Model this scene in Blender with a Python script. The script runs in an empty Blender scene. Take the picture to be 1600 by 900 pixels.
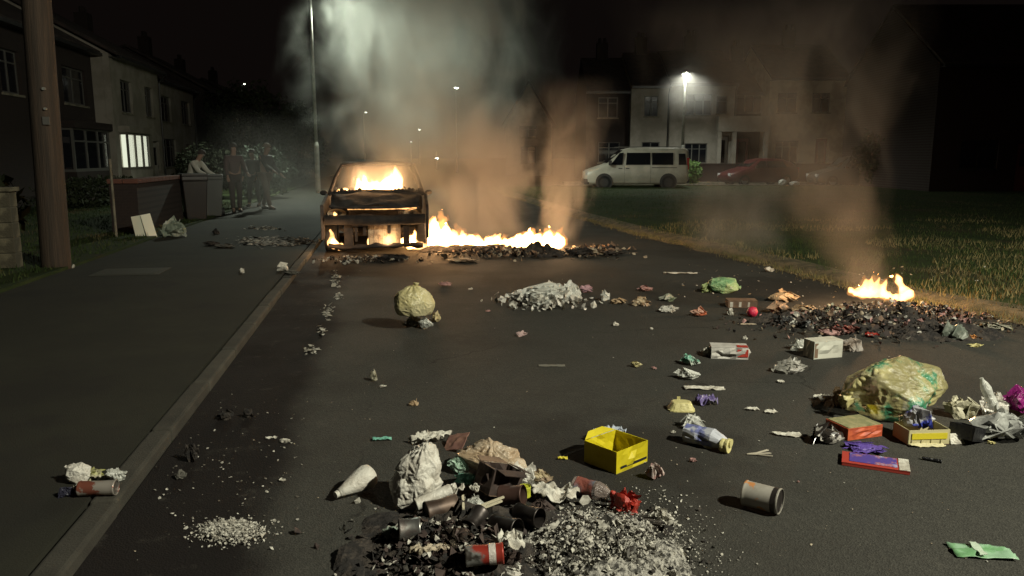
import bpy, bmesh, math, random
import numpy as np
from mathutils import Vector, Matrix, noise
R = math.radians
SC = bpy.context.scene
COL = SC.collection
rnd = random.Random(7)

# ------------------------------------------------------------------ camera
F_PX, CAM_H = 1200.0, 1.55
PITCH = R(9.694); YAW = R(9.238)          # the street runs along +Y, the camera is turned right and down
cam_d = bpy.data.cameras.new('camera'); cam = bpy.data.objects.new('camera', cam_d); COL.objects.link(cam)
cam_d.sensor_width = 36; cam_d.lens = 36 * F_PX / 1600; cam_d.clip_start = 0.05; cam_d.clip_end = 3000
cam.location = (0, 0, CAM_H); cam.rotation_euler = (R(90) - PITCH, 0, -YAW)
SC.camera = cam

# ------------------------------------------------------------------ night sky, exposure, render
W = bpy.data.worlds.new('World'); SC.world = W; W.use_nodes = True
bg = W.node_tree.nodes['Background']; bg.inputs[0].default_value = (0.62, 0.44, 0.38, 1); bg.inputs[1].default_value = 0.0055
SC.view_settings.view_transform = 'Standard'; SC.view_settings.look = 'None'
SC.view_settings.exposure = 0.0; SC.view_settings.gamma = 1.0; SC.view_settings.use_curve_mapping = False
cy = SC.cycles
cy.use_denoising = True
try: cy.denoiser = 'OPENIMAGEDENOISE'
except Exception: pass
cy.max_bounces = 8; cy.diffuse_bounces = 2; cy.glossy_bounces = 3; cy.transmission_bounces = 6
cy.transparent_max_bounces = 48; cy.volume_bounces = 1
cy.sample_clamp_indirect = 3.0; cy.sample_clamp_direct = 0.0
cy.volume_max_steps = 160; cy.volume_step_rate = 1.0
cy.caustics_reflective = False; cy.caustics_refractive = False

def lamp_light(name, loc, energy, color, radius=0.12, spot=None, aim=None, blend=0.5):
    d = bpy.data.lights.new(name, 'SPOT' if spot else 'POINT')
    d.energy = energy; d.color = color; d.shadow_soft_size = radius
    if spot: d.spot_size = R(spot); d.spot_blend = blend
    o = bpy.data.objects.new(name, d); COL.objects.link(o); o.location = loc
    if aim is not None:
        v = Vector(aim) - Vector(loc); o.rotation_euler = v.to_track_quat('-Z', 'Y').to_euler()
    return o
COOL = (0.93, 1.0, 0.74); WARM = (1.0, 0.57, 0.27)
# light of the street lamps (their lanterns and columns are built below)
lamp_light('street_light', (6.9, -2.2, 7.2), 6700, (1.0, 0.97, 0.78), 0.13, 142, (2.2, 4.6, 0), 0.8)
lamp_light('street_light', (-2.15, 32.6, 7.82), 5200, (0.90, 1.0, 0.82), 0.15, 142, (.6, 30.5, 0), 0.7)
lamp_light('street_light', (15.60, 39.15, 5.86), 1150, (0.97, 1.0, 0.86), 0.12, 156, (15.3, 38.6, 0), 0.6)
# light of the fires
def fire_light(loc, e, r=0.2): return lamp_light('fire_light', loc, e, WARM, r)
fire_light((0.75, 12.75, 0.4), 70, 0.28)
fire_light((1.7, 12.9, 0.3), 50, 0.25)
fire_light((2.75, 12.9, 0.3), 90, 0.25)
fire_light((-0.5, 14.05, 1.12), 42, 0.2)
fire_light((0.12, 14.05, 1.12), 42, 0.2)
fire_light((-0.9, 12.35, 0.25), 10, 0.08)
fire_light((0.02, 12.50, 0.20), 7, 0.06)
fire_light((4.95, 6.95, 0.40), 75, 0.12)

# ------------------------------------------------------------------ helpers
def ray(px, py):
    u = (px - 800) / F_PX; v = (450 - py) / F_PX
    c, s = math.cos(PITCH), math.sin(PITCH); fx, fy = math.sin(YAW), math.cos(YAW)
    return Vector((fx*c + u*fy + v*fx*s, fy*c - u*fx + v*fy*s, -s + v*c))
def G(px, py, z=0.0):
    """point of the ground that stands at a place measured in the photograph"""
    d = ray(px, py); t = (z - CAM_H) / d.z
    return Vector((d.x*t, d.y*t, z))
def scale_at(p): return F_PX / (p.x*math.sin(YAW) + p.y*math.cos(YAW))   # pixels per metre
def T(o, label=None, cat=None, group=None, kind=None):
    if label: o['label'] = label
    if cat: o['category'] = cat
    if group: o['group'] = group
    if kind: o['kind'] = kind
    return o
def empty(name, loc=(0, 0, 0), rz=0.0, label=None, cat=None, group=None, kind=None):
    o = bpy.data.objects.new(name, None); COL.objects.link(o); o.location = loc; o.rotation_euler = (0, 0, rz)
    o.empty_display_size = 0.2
    return T(o, label, cat, group, kind)
class MB:
    def __init__(s): s.v = []; s.f = []; s.m = []
    def add(s, vs, fs, mi=0):
        n = len(s.v); s.v += [tuple(v) for v in vs]
        for f in fs: s.f.append(tuple(i + n for i in f)); s.m.append(mi)
        return s
    def box(s, a, b, mi=0, M=None):
        x0, y0, z0 = a; x1, y1, z1 = b
        vs = [Vector(p) for p in ((x0,y0,z0),(x1,y0,z0),(x1,y1,z0),(x0,y1,z0),(x0,y0,z1),(x1,y0,z1),(x1,y1,z1),(x0,y1,z1))]
        if M is not None: vs = [M @ v for v in vs]
        return s.add(vs, [(0,3,2,1),(4,5,6,7),(0,1,5,4),(1,2,6,5),(2,3,7,6),(3,0,4,7)], mi)
    def lathe(s, prof, n=20, mi=0, M=None, cap=True):
        vs = []; fs = []
        for r, z in prof:
            for k in range(n):
                a = 2*math.pi*k/n; vs.append(Vector((r*math.cos(a), r*math.sin(a), z)))
        for i in range(len(prof)-1):
            for k in range(n):
                k2 = (k+1) % n; fs.append((i*n+k, i*n+k2, (i+1)*n+k2, (i+1)*n+k))
        if cap:
            fs.append(tuple(range(n-1, -1, -1))); L = (len(prof)-1)*n; fs.append(tuple(range(L, L+n)))
        if M is not None: vs = [M @ v for v in vs]
        return s.add(vs, fs, mi)
    def tube(s, pts, rad, n=10, mi=0, cap=True):
        pts = [Vector(p) for p in pts]; rad = rad if isinstance(rad, (list, tuple)) else [rad]*len(pts)
        vs = []; fs = []; px = None
        for i, p in enumerate(pts):
            d = (pts[min(i+1, len(pts)-1)] - pts[max(i-1, 0)]).normalized()
            if px is None: px = d.orthogonal().normalized()
            px = (px - d*px.dot(d)).normalized(); py = d.cross(px)
            for k in range(n):
                a = 2*math.pi*k/n; vs.append(p + (px*math.cos(a) + py*math.sin(a))*rad[i])
        for i in range(len(pts)-1):
            for k in range(n):
                k2 = (k+1) % n; fs.append((i*n+k, i*n+k2, (i+1)*n+k2, (i+1)*n+k))
        if cap:
            fs.append(tuple(range(n-1, -1, -1))); L = (len(pts)-1)*n; fs.append(tuple(range(L, L+n)))
        return s.add(vs, fs, mi)
    def prism(s, poly, y0, y1, mi=0, M=None):
        """polygon in the x z plane extruded along y"""
        n = len(poly); vs = [Vector((x, y0, z)) for x, z in poly] + [Vector((x, y1, z)) for x, z in poly]
        fs = [tuple(range(n)), tuple(range(2*n-1, n-1, -1))] + [(i, i+n, (i+1) % n + n, (i+1) % n) for i in range(n)]
        if M is not None: vs = [M @ v for v in vs]
        return s.add(vs, fs, mi)
    def grid(s, P, mi=0, closed=False):
        h = len(P); w = len(P[0]); vs = [p for row in P for p in row]; fs = []
        for i in range(h-1):
            for j in range(w if closed else w-1):
                j2 = (j+1) % w; fs.append((i*w+j, i*w+j2, (i+1)*w+j2, (i+1)*w+j))
        return s.add(vs, fs, mi)
    def build(s, name, mats, parent=None, smooth=False, loc=None, rot=None, bevel=0, solid=0, fix=False):
        me = bpy.data.meshes.new(name); me.from_pydata(s.v, [], s.f)
        mats = mats if isinstance(mats, (list, tuple)) else [mats]
        for m in mats: me.materials.append(m)
        if len(mats) > 1: me.polygons.foreach_set('material_index', s.m)
        if fix:
            b = bmesh.new(); b.from_mesh(me); bmesh.ops.recalc_face_normals(b, faces=b.faces); b.to_mesh(me); b.free()
        if smooth: me.polygons.foreach_set('use_smooth', [True]*len(me.polygons))
        me.update()
        o = bpy.data.objects.new(name, me); COL.objects.link(o)
        if parent: o.parent = parent
        if loc is not None: o.location = loc
        if rot is not None: o.rotation_euler = rot
        if solid: md = o.modifiers.new('thickness', 'SOLIDIFY'); md.thickness = solid
        if bevel:
            md = o.modifiers.new('bevel', 'BEVEL'); md.width = bevel; md.segments = 2; md.limit_method = 'ANGLE'
        return o

MATS = {}
def mat(name, c, rough=0.6, metal=0.0, c2=None, ns=8.0, lo=0.42, hi=0.6, bump=0.0, bs=None, trans=0.0, alpha=1.0,
        emit=None, es=0.0, c3=None, ns3=2.0, lo3=0.55, hi3=0.7, spec=0.5, rough2=None, coord='Object', sss=0.0, det=6):
    if name in MATS: return MATS[name]
    m = bpy.data.materials.new(name); m.use_nodes = True; nt = m.node_tree; n = nt.nodes; l = nt.links
    b = n['Principled BSDF']; b.inputs['Base Color'].default_value = (*c, 1); b.inputs['Roughness'].default_value = rough
    b.inputs['Metallic'].default_value = metal; b.inputs['Transmission Weight'].default_value = trans
    b.inputs['Alpha'].default_value = alpha; b.inputs['Specular IOR Level'].default_value = spec
    if trans: b.inputs['IOR'].default_value = 1.2
    tc = n.new('ShaderNodeTexCoord')
    def nz(scale, detail=det):
        t = n.new('ShaderNodeTexNoise'); t.inputs['Scale'].default_value = scale; t.inputs['Detail'].default_value = detail
        t.inputs['Roughness'].default_value = 0.62; l.new(tc.outputs[coord], t.inputs['Vector']); return t
    def ramp(src, a, z):
        r = n.new('ShaderNodeMapRange'); r.inputs[1].default_value = a; r.inputs[2].default_value = z
        r.interpolation_type = 'SMOOTHSTEP'; l.new(src, r.inputs[0]); return r.outputs[0]
    last = None
    if c2 is not None:
        t = nz(ns); f = ramp(t.outputs[0], lo, hi)
        mx = n.new('ShaderNodeMix'); mx.data_type = 'RGBA'; l.new(f, mx.inputs[0])
        mx.inputs[6].default_value = (*c, 1); mx.inputs[7].default_value = (*c2, 1); last = mx.outputs[2]
        if rough2 is not None:
            rr = n.new('ShaderNodeMapRange'); l.new(f, rr.inputs[0]); rr.inputs[3].default_value = rough; rr.inputs[4].default_value = rough2
            l.new(rr.outputs[0], b.inputs['Roughness'])
    if c3 is not None:
        t3 = nz(ns3, 4); f3 = ramp(t3.outputs[0], lo3, hi3)
        mx = n.new('ShaderNodeMix'); mx.data_type = 'RGBA'; l.new(f3, mx.inputs[0])
        if last: l.new(last, mx.inputs[6])
        else: mx.inputs[6].default_value = (*c, 1)
        mx.inputs[7].default_value = (*c3, 1); last = mx.outputs[2]
    if last: l.new(last, b.inputs['Base Color'])
    if bump:
        t = nz(bs or ns*3); bp = n.new('ShaderNodeBump'); bp.inputs['Strength'].default_value = bump; bp.inputs['Distance'].default_value = 0.02
        l.new(t.outputs[0], bp.inputs['Height']); l.new(bp.outputs[0], b.inputs['Normal'])
    if emit is not None:
        b.inputs['Emission Color'].default_value = (*emit, 1); b.inputs['Emission Strength'].default_value = es
    MATS[name] = m; return m

def nodes_of(m): return m.node_tree.nodes, m.node_tree.links, m.node_tree.nodes['Principled BSDF']

# ------------------------------------------------------------------ ground materials
def make_asphalt():
    m = mat('asphalt', (0.048, 0.046, 0.038), 0.9, spec=0.2)
    n, l, b = nodes_of(m)
    tc = n.new('ShaderNodeTexCoord')
    def nz(s, d=5, r=0.6):
        t = n.new('ShaderNodeTexNoise'); t.inputs['Scale'].default_value = s; t.inputs['Detail'].default_value = d; t.inputs['Roughness'].default_value = r
        l.new(tc.outputs['Object'], t.inputs['Vector']); return t.outputs[0]
    def mr(src, a, z, o0=0., o1=1.):
        r = n.new('ShaderNodeMapRange'); r.interpolation_type = 'SMOOTHSTEP'
        for k, v in zip((1, 2, 3, 4), (a, z, o0, o1)): r.inputs[k].default_value = v
        l.new(src, r.inputs[0]); return r.outputs[0]
    def mixc(f, a, c):
        x = n.new('ShaderNodeMix'); x.data_type = 'RGBA'; l.new(f, x.inputs[0])
        if isinstance(a, tuple): x.inputs[6].default_value = (*a, 1)
        else: l.new(a, x.inputs[6])
        x.inputs[7].default_value = (*c, 1); return x.outputs[2]
    def math_(op, a, c):
        x = n.new('ShaderNodeMath'); x.operation = op
        for i, q in enumerate((a, c)):
            if isinstance(q, (int, float)): x.inputs[i].default_value = q
            else: l.new(q, x.inputs[i])
        return x.outputs[0]
    vor = n.new('ShaderNodeTexVoronoi'); vor.inputs['Scale'].default_value = 130; l.new(tc.outputs['Object'], vor.inputs['Vector'])
    col = mixc(mr(vor.outputs['Color'], 0.2, 0.95), (0.040, 0.039, 0.034), (0.062, 0.060, 0.051))
    col = mixc(math_('MULTIPLY', mr(nz(0.9), 0.45, 0.7), 0.55), col, (0.034, 0.031, 0.026))
    # gutter beside the left kerb: a darker band with a wandering edge
    sp = n.new('ShaderNodeSeparateXYZ'); l.new(tc.outputs['Object'], sp.inputs[0])
    edge = math_('ADD', sp.outputs[0], math_('MULTIPLY', math_('SUBTRACT', nz(0.8, 6), 0.5), 0.55))
    g = mr(edge, -0.68, -0.42, 1, 0)
    g2 = mr(sp.outputs[1], 1.5, 3.0, 1, 1)
    col = mixc(math_('MULTIPLY', g, 0.95), col, (0.0085, 0.0062, 0.0058))
    # hairline cracks, an old trench patch and trodden dirt
    vc = n.new('ShaderNodeTexVoronoi'); vc.feature = 'DISTANCE_TO_EDGE'; vc.inputs['Scale'].default_value = 0.55
    vm = n.new('ShaderNodeVectorMath'); vm.operation = 'ADD'; nn = n.new('ShaderNodeTexNoise'); nn.inputs['Scale'].default_value = 3.0; nn.inputs['Detail'].default_value = 6; l.new(tc.outputs['Object'], nn.inputs['Vector'])
    vs = n.new('ShaderNodeVectorMath'); vs.operation = 'SCALE'; vs.inputs['Scale'].default_value = 0.35; l.new(nn.outputs['Color'], vs.inputs[0]); l.new(tc.outputs['Object'], vm.inputs[0]); l.new(vs.outputs[0], vm.inputs[1]); l.new(vm.outputs[0], vc.inputs['Vector'])
    col = mixc(math_('MULTIPLY', mr(vc.outputs['Distance'], 0.0, 0.007, 1, 0), mr(nz(0.5), 0.48, 0.56, 0, .75)), col, (0.017, 0.016, 0.014))
    sx = sp.outputs[0]; py_ = math_('ADD', sx, math_('MULTIPLY', nz(3.0), 0.02)); inside = math_('MULTIPLY', mr(py_, 3.42, 3.44), mr(py_, 4.10, 4.12, 1, 0))
    col = mixc(math_('MULTIPLY', math_('MULTIPLY', inside, mr(sp.outputs[1], 8.0, 8.02, 1, 0)), .30), col, (0.030, 0.029, 0.026))
    col = mixc(math_('MULTIPLY', mr(nz(5.5, 8, .7), 0.56, 0.70), .35), col, (0.085, 0.08, 0.066))
    # soot and burnt patches round the fires
    for (fx, fy, rr) in ((0.4, 13.0, 2.3), (3.0, 12.9, 1.5), (4.6, 8.4, 1.3), (1.0, 3.6, 1.0)):
        vd = n.new('ShaderNodeVectorMath'); vd.operation = 'DISTANCE'; l.new(tc.outputs['Object'], vd.inputs[0]); vd.inputs[1].default_value = (fx, fy, 0)
        dd = math_('ADD', vd.outputs['Value'], math_('MULTIPLY', math_('SUBTRACT', nz(2.2), 0.5), 1.6))
        col = mixc(math_('MULTIPLY', mr(dd, rr*0.4, rr, 1, 0), 0.6), col, (0.017, 0.015, 0.013))
    fl = n.new('ShaderNodeTexVoronoi'); fl.inputs['Scale'].default_value = 9; l.new(tc.outputs['Object'], fl.inputs['Vector'])
    col = mixc(math_('MULTIPLY', mr(fl.outputs['Distance'], 0.025, 0.05, 1, 0), mr(nz(0.7), 0.52, 0.6)), col, (0.22, 0.21, 0.18))
    l.new(col, b.inputs['Base Color'])
    l.new(mr(nz(1.3), 0.35, 0.7, 0.8, 0.95), b.inputs['Roughness'])
    bp = n.new('ShaderNodeBump'); bp.inputs['Strength'].default_value = 0.5; bp.inputs['Distance'].default_value = 0.006
    l.new(math_('ADD', vor.outputs['Distance'], math_('MULTIPLY', nz(40), 0.8)), bp.inputs['Height']); l.new(bp.outputs[0], b.inputs['Normal'])
    return m
M_asphalt = make_asphalt()
M_pave = mat('footway_tarmac', (0.021, 0.0205, 0.014), 0.9, c2=(0.031, 0.030, 0.020), ns=1.4, lo=0.4, hi=0.7, c3=(0.017, 0.016, 0.012), ns3=0.7, lo3=0.5, hi3=0.62, bump=0.35, bs=140, spec=0.3)
M_kerb = mat('kerb_concrete', (0.06, 0.055, 0.042), 0.92, c2=(0.036, 0.033, 0.025), ns=5, lo=0.35, hi=0.7, c3=(0.03, 0.026, 0.02), ns3=1.2, bump=0.4, bs=90)
M_soil = mat('soil', (0.03, 0.028, 0.018), 0.95, c2=(0.02, 0.03, 0.012), ns=1.5, bump=0.6, bs=20)
M_turf = mat('turf', (0.034, 0.048, 0.014), 0.95, c2=(0.022, 0.036, 0.010), ns=2.0, c3=(0.05, 0.042, 0.022), ns3=0.5, bump=0.8, bs=45, spec=0.2)
M_conc = mat('pale_concrete', (0.22, 0.20, 0.15), 0.9, c2=(0.12, 0.11, 0.08), ns=3, bump=0.4, bs=60)

# ------------------------------------------------------------------ setting
def sheet(name, poly, z, m, kind='structure'):
    b = MB(); b.add([(x, y, z) for x, y in poly], [tuple(range(len(poly)))]); o = b.build(name, m); T(o, kind=kind); return o
sheet('ground', [(-400, -60), (500, -60), (500, 700), (-400, 700)], -0.012, M_soil)
road_edge = [(8.4, -8), (7.2, 0), (6.35, 4), (5.92, 6.2), (5.5, 7.5), (5.42, 10.2), (5.25, 12.3), (5.0, 14.7), (4.85, 19.4), (4.85, 32), (5.0, 36.5), (5.6, 38.2), (7.5, 38.7)]
road = sheet('road', [(-1.2, -8)] + road_edge + [(7.5, 44.5), (4.8, 46), (4.8, 160), (-1.2, 160)], 0.0, M_asphalt)
cy_, sy_ = math.cos(YAW), math.sin(YAW)
def V(u, d, z=0.0):
    """point given as metres right of and metres ahead of the camera's heading"""
    return Vector((u*cy_ + d*sy_, -u*sy_ + d*cy_, z))
sheet('side_road', [V(1.5, 39.9).xy, V(60, 39.9).xy, V(60, 44.0).xy, V(1.5, 44.0).xy], -0.004, M_asphalt)
KH = 0.06
# left footway: slab behind the kerb stones
b = MB(); b.box((-4.25, -8, -0.1), (-1.335, 60, KH)); pave = b.build('pavement', M_pave); T(pave, kind='structure')
sb = MB(); sb.box((-0.052, 0.006, -0.09), (0.062, 0.909, KH+0.004))
_n, _l, _b = nodes_of(M_kerb); _oi = _n.new('ShaderNodeObjectInfo'); _hs = _n.new('ShaderNodeHueSaturation'); _mr = _n.new('ShaderNodeMapRange'); _mr.inputs[3].default_value = .62; _mr.inputs[4].default_value = 1.25
_src = _b.inputs['Base Color'].links[0].from_socket; _l.new(_oi.outputs['Random'], _mr.inputs[0]); _l.new(_mr.outputs[0], _hs.inputs['Value']); _l.new(_src, _hs.inputs['Color']); _l.new(_hs.outputs[0], _b.inputs['Base Color'])
st0 = sb.build('kerb_stone', M_kerb, pave, bevel=0.016)
st0.location = (-1.268, -3, 0)
for k in range(1, 46):
    c = st0.copy(); COL.objects.link(c); c.parent = pave
    c.location = (-1.268 + rnd.uniform(-.004, .004), -3 + k*0.915, rnd.uniform(-.004, .003)); c.rotation_euler = (0, rnd.uniform(-.01, .01), rnd.uniform(-.004, .004))
# flat iron cover in the footway
c0 = G(205, 425, KH); b = MB(); b.box((-0.42, -0.32, 0), (0.42, 0.32, 0.006)); b.box((-0.36, -0.26, 0.006), (0.36, 0.26, 0.010))
o = b.build('utility_cover', mat('cover_metal', (0.05, 0.048, 0.036), 0.7, metal=0.3, bump=0.4, bs=30), loc=(c0.x, c0.y, KH+0.001)); T(o, 'pale rectangular access cover set flat in the left pavement', 'utility cover')
# grass strip and front gardens on the left
b = MB(); b.box((-30, -8, -0.1), (-4.25, 130, 0.10)); o = b.build('garden_ground', M_turf); T(o, kind='structure')
# the green on the right
ge = [(x+0.11, y) for x, y in road_edge]
far = [V(60, 39.55).xy, V(60, -8).xy]
gp = [(x, y, 0.09) for x, y in ge[:-1]] + [(*V(2.2, 39.55).xy, 0.09)] + [(*p, 0.09) for p in far]
n0 = len(gp); b = MB(); b.add(gp + [(x, y, -0.06) for x, y, z in gp], [tuple(range(n0-1, -1, -1))] + [(i, i+n0, (i+1) % n0+n0, (i+1) % n0) for i in range(n0)])
green = b.build('green', M_turf); T(green, kind='structure')
# worn bare earth that runs ragged into the tarmac
def along(t):
    k = min(int(t), len(road_edge)-2); a, c = Vector(road_edge[k]), Vector(road_edge[k+1]); return a.lerp(c, t-k), (c-a).normalized()
b = MB(); P = []
for i in range(260):
    q, d = along(i/260*(len(road_edge)-2)); nx, ny = d.y, -d.x; w_ = .10+.16*noise.noise(Vector((q.x*2, q.y*1.9, 0)))+.05*noise.noise(Vector((q.x*9, q.y*9, 3)))
    P.append([(q.x-nx*w_+0*ny, q.y-ny*w_, .004), (q.x-nx*w_*.5, q.y-ny*w_*.5, .022+.01*noise.noise(Vector((q.x*7, q.y*7, 1)))), (q.x+nx*.02, q.y+ny*.02, .06), (q.x+nx*.13, q.y+ny*.13, .098), (q.x+nx*.3, q.y+ny*.3, .102), (q.x+nx*.5, q.y+ny*.5, .08)])
b.grid(P); o = b.build('earth_edge', mat('bare_earth', (0.13, 0.10, 0.055), 0.95, c2=(0.06, 0.052, 0.026), ns=5, bump=0.9, bs=30), smooth=True); T(o, kind='structure')
# far kerb and pavement in front of the houses
b = MB(); b.box((2.0, 39.55, -0.05), (60, 39.9, 0.14)); o = b.build('far_kerb', M_conc, rot=(0, 0, -YAW)); T(o, kind='structure')
b = MB(); b.box((3.0, 44.0, -0.05), (60, 46.2, 0.12)); o = b.build('far_pavement', M_conc, rot=(0, 0, -YAW)); T(o, kind='structure')

# ------------------------------------------------------------------ grass blades (nobody could count them)
def inpoly(px, py, poly):
    r = np.zeros(len(px), bool); n = len(poly); j = n-1
    for i in range(n):
        xi, yi = poly[i]; xj, yj = poly[j]
        c = ((yi > py) != (yj > py)) & (px < (xj-xi)*(py-yi)/(yj-yi+1e-12)+xi); r ^= c; j = i
    return r
def blades(name, X, Y, z, h0, h1, w, m, seed=0):
    rs = np.random.RandomState(seed); n = len(X); a = rs.uniform(0, 6.283, n); h = rs.uniform(h0, h1, n); ln = rs.uniform(-.5, .5, n)*h; l2 = rs.uniform(-.5, .5, n)*h
    dx = np.cos(a)*w/2; dy = np.sin(a)*w/2
    v = np.empty((n*3, 3)); v[0::3] = np.c_[X-dx, Y-dy, np.full(n, z)]; v[1::3] = np.c_[X+dx, Y+dy, np.full(n, z)]; v[2::3] = np.c_[X+ln, Y+l2, z+h]
    me = bpy.data.meshes.new(name); me.vertices.add(n*3); me.vertices.foreach_set('co', v.ravel()); me.loops.add(n*3); me.loops.foreach_set('vertex_index', np.arange(n*3))
    me.polygons.add(n); me.polygons.foreach_set('loop_start', np.arange(0, n*3, 3)); me.polygons.foreach_set('loop_total', np.full(n, 3)); me.update(calc_edges=True)
    me.materials.append(m); o = bpy.data.objects.new(name, me); COL.objects.link(o); return o
M_grass = mat('grass_blade', (0.042, 0.068, 0.016), 0.8, c2=(0.022, 0.04, 0.009), ns=1.2, c3=(0.11, 0.09, 0.045), ns3=0.8, lo3=0.52, hi3=0.62, spec=0.2)
rs = np.random.RandomState(3)
gpoly = [(x+0.1, y) for x, y in road_edge[2:]] + [(30, 36), (30, 4)]
D = rs.uniform(0, 1, 90000)**1.6*32 + 5.2; U = rs.uniform(-.2, .72, 90000)*D*1.0 + .2
X = U*cy_ + D*sy_ + 0; Y = -U*sy_ + D*cy_
k = inpoly(X, Y, gpoly) & (noise.random() is not None)
cl = np.array([noise.noise(Vector((x*1.1, y*1.1, 0))) for x, y in zip(X[k], Y[k])])
keep = rs.uniform(-.6, .3, k.sum()) < cl
X, Y, D = X[k][keep], Y[k][keep], D[k][keep]
o = blades('grass', X, Y, 0.085, 0.025, 0.085, 0.011, M_grass, 5); T(o, 'rough dark green grass covering the open verge right of the road', 'grass', kind='stuff')
X = rs.uniform(-9.5, -4.3, 16000); Y = rs.uniform(6, 26, 16000); o = blades('grass', X, Y, 0.095, 0.03, 0.09, 0.015, M_grass, 8)
T(o, 'dark grass round the foot of the wooden pole and in front gardens', 'grass', kind='stuff')

rs = np.random.RandomState(31); N_ = 26000; tt = rs.uniform(1.6, len(road_edge)-2.2, N_); X = np.empty(N_); Y = np.empty(N_)
for i in range(N_):
    q, d = along(tt[i]); off = rs.normal(.12, .16)+.16*noise.noise(Vector((q.x*1.6, q.y*1.6, 7))); X[i] = q.x+d.y*off; Y[i] = q.y-d.x*off
M_dry = mat('dry_grass', (0.21, 0.175, 0.08), 0.85, c2=(0.10, 0.10, 0.04), ns=3, spec=.2)
o = blades('dry_grass', X, Y, 0.03, 0.02, 0.075, 0.008, M_dry, 33); T(o, 'dry yellow-brown grass fringe where the verge meets the tarmac', 'grass', kind='stuff')
N_ = 15000; D = rs.uniform(5.5, 18, N_); U = rs.uniform(.1, .7, N_)*D; X = U*cy_+D*sy_; Y = -U*sy_+D*cy_; k = inpoly(X, Y, gpoly)
k &= np.array([noise.noise(Vector((x*.5, y*.5, 9))) > .05 for x, y in zip(X, Y)])
o = blades('dry_grass', X[k], Y[k], 0.085, 0.03, 0.10, 0.015, M_dry, 34); T(o, 'yellowed patches in the grass of the open verge', 'grass', kind='stuff')
# ------------------------------------------------------------------ houses
M_render = mat('pale_render', (0.30, 0.275, 0.235), 0.9, c2=(0.22, 0.2, 0.165), ns=0.8, bump=0.3, bs=60)
M_render2 = mat('cream_render', (0.42, 0.38, 0.28), 0.9, c2=(0.31, 0.27, 0.2), ns=1.1, bump=0.3, bs=60)
def brick_mat(name, a, c):
    m = mat(name, a, 0.9); n, l, b = nodes_of(m); tc = n.new('ShaderNodeTexCoord'); mp = n.new('ShaderNodeMapping'); mp.inputs['Rotation'].default_value = (R(90), 0, 0)
    t = n.new('ShaderNodeTexBrick'); t.inputs['Scale'].default_value = 4.4; t.inputs['Color1'].default_value = (*a, 1); t.inputs['Color2'].default_value = (*c, 1)
    t.inputs['Mortar'].default_value = (0.03, 0.022, 0.018, 1); t.inputs['Mortar Size'].default_value = 0.02
    l.new(tc.outputs['Object'], mp.inputs[0]); l.new(mp.outputs[0], t.inputs['Vector']); l.new(t.outputs[0], b.inputs['Base Color']); return m
M_brick = brick_mat('dark_brick', (0.026, 0.016, 0.013), (0.018, 0.012, 0.011))
M_redbrick = brick_mat('red_brick', (0.022, 0.007, 0.005), (0.018, 0.006, 0.005))
M_tile = mat('roof_tile', (0.05, 0.035, 0.03), 0.9, c2=(0.03, 0.024, 0.022), ns=3, bump=0.5)
M_frame = mat('window_frame_white', (0.10, 0.097, 0.088), 0.5)
M_glass = mat('dark_glass', (0.012, 0.013, 0.016), 0.06, spec=0.7)
M_door = mat('painted_door', (0.12, 0.03, 0.03), 0.5)
M_door2 = mat('pale_door', (0.35, 0.33, 0.3), 0.5)
M_lit = mat('lit_blind', (0.6, 0.6, 0.5), 0.8, emit=(0.86, 0.90, 0.70), es=1.05)
M_gut = mat('gutter_black', (0.02, 0.02, 0.02), 0.4)
def wall_mb(x0, x1, z0, z1, th, ops):
    b = MB(); xs = sorted({x0, x1} | {v for o in ops for v in (o[0], o[1])}); zs = sorted({z0, z1} | {v for o in ops for v in (o[2], o[3])})
    for i in range(len(xs)-1):
        for j in range(len(zs)-1):
            mx, mz = (xs[i]+xs[i+1])/2, (zs[j]+zs[j+1])/2
            if any(o[0] < mx < o[1] and o[2] < mz < o[3] for o in ops): continue
            for yy in (0, th): b.add([(xs[i], yy, zs[j]), (xs[i+1], yy, zs[j]), (xs[i+1], yy, zs[j+1]), (xs[i], yy, zs[j+1])], [(0, 1, 2, 3)])
    for (a, c, d, e) in ops:
        b.add([(a, 0, d), (c, 0, d), (c, 0, e), (a, 0, e), (a, th, d), (c, th, d), (c, th, e), (a, th, e)], [(0, 1, 5, 4), (1, 2, 6, 5), (2, 3, 7, 6), (3, 0, 4, 7)])
    b.add([(x0, 0, z0), (x0, th, z0), (x0, th, z1), (x0, 0, z1), (x1, 0, z0), (x1, th, z0), (x1, th, z1), (x1, 0, z1)], [(0, 1, 2, 3), (4, 5, 6, 7), (3, 2, 6, 7)])
    return b
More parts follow.
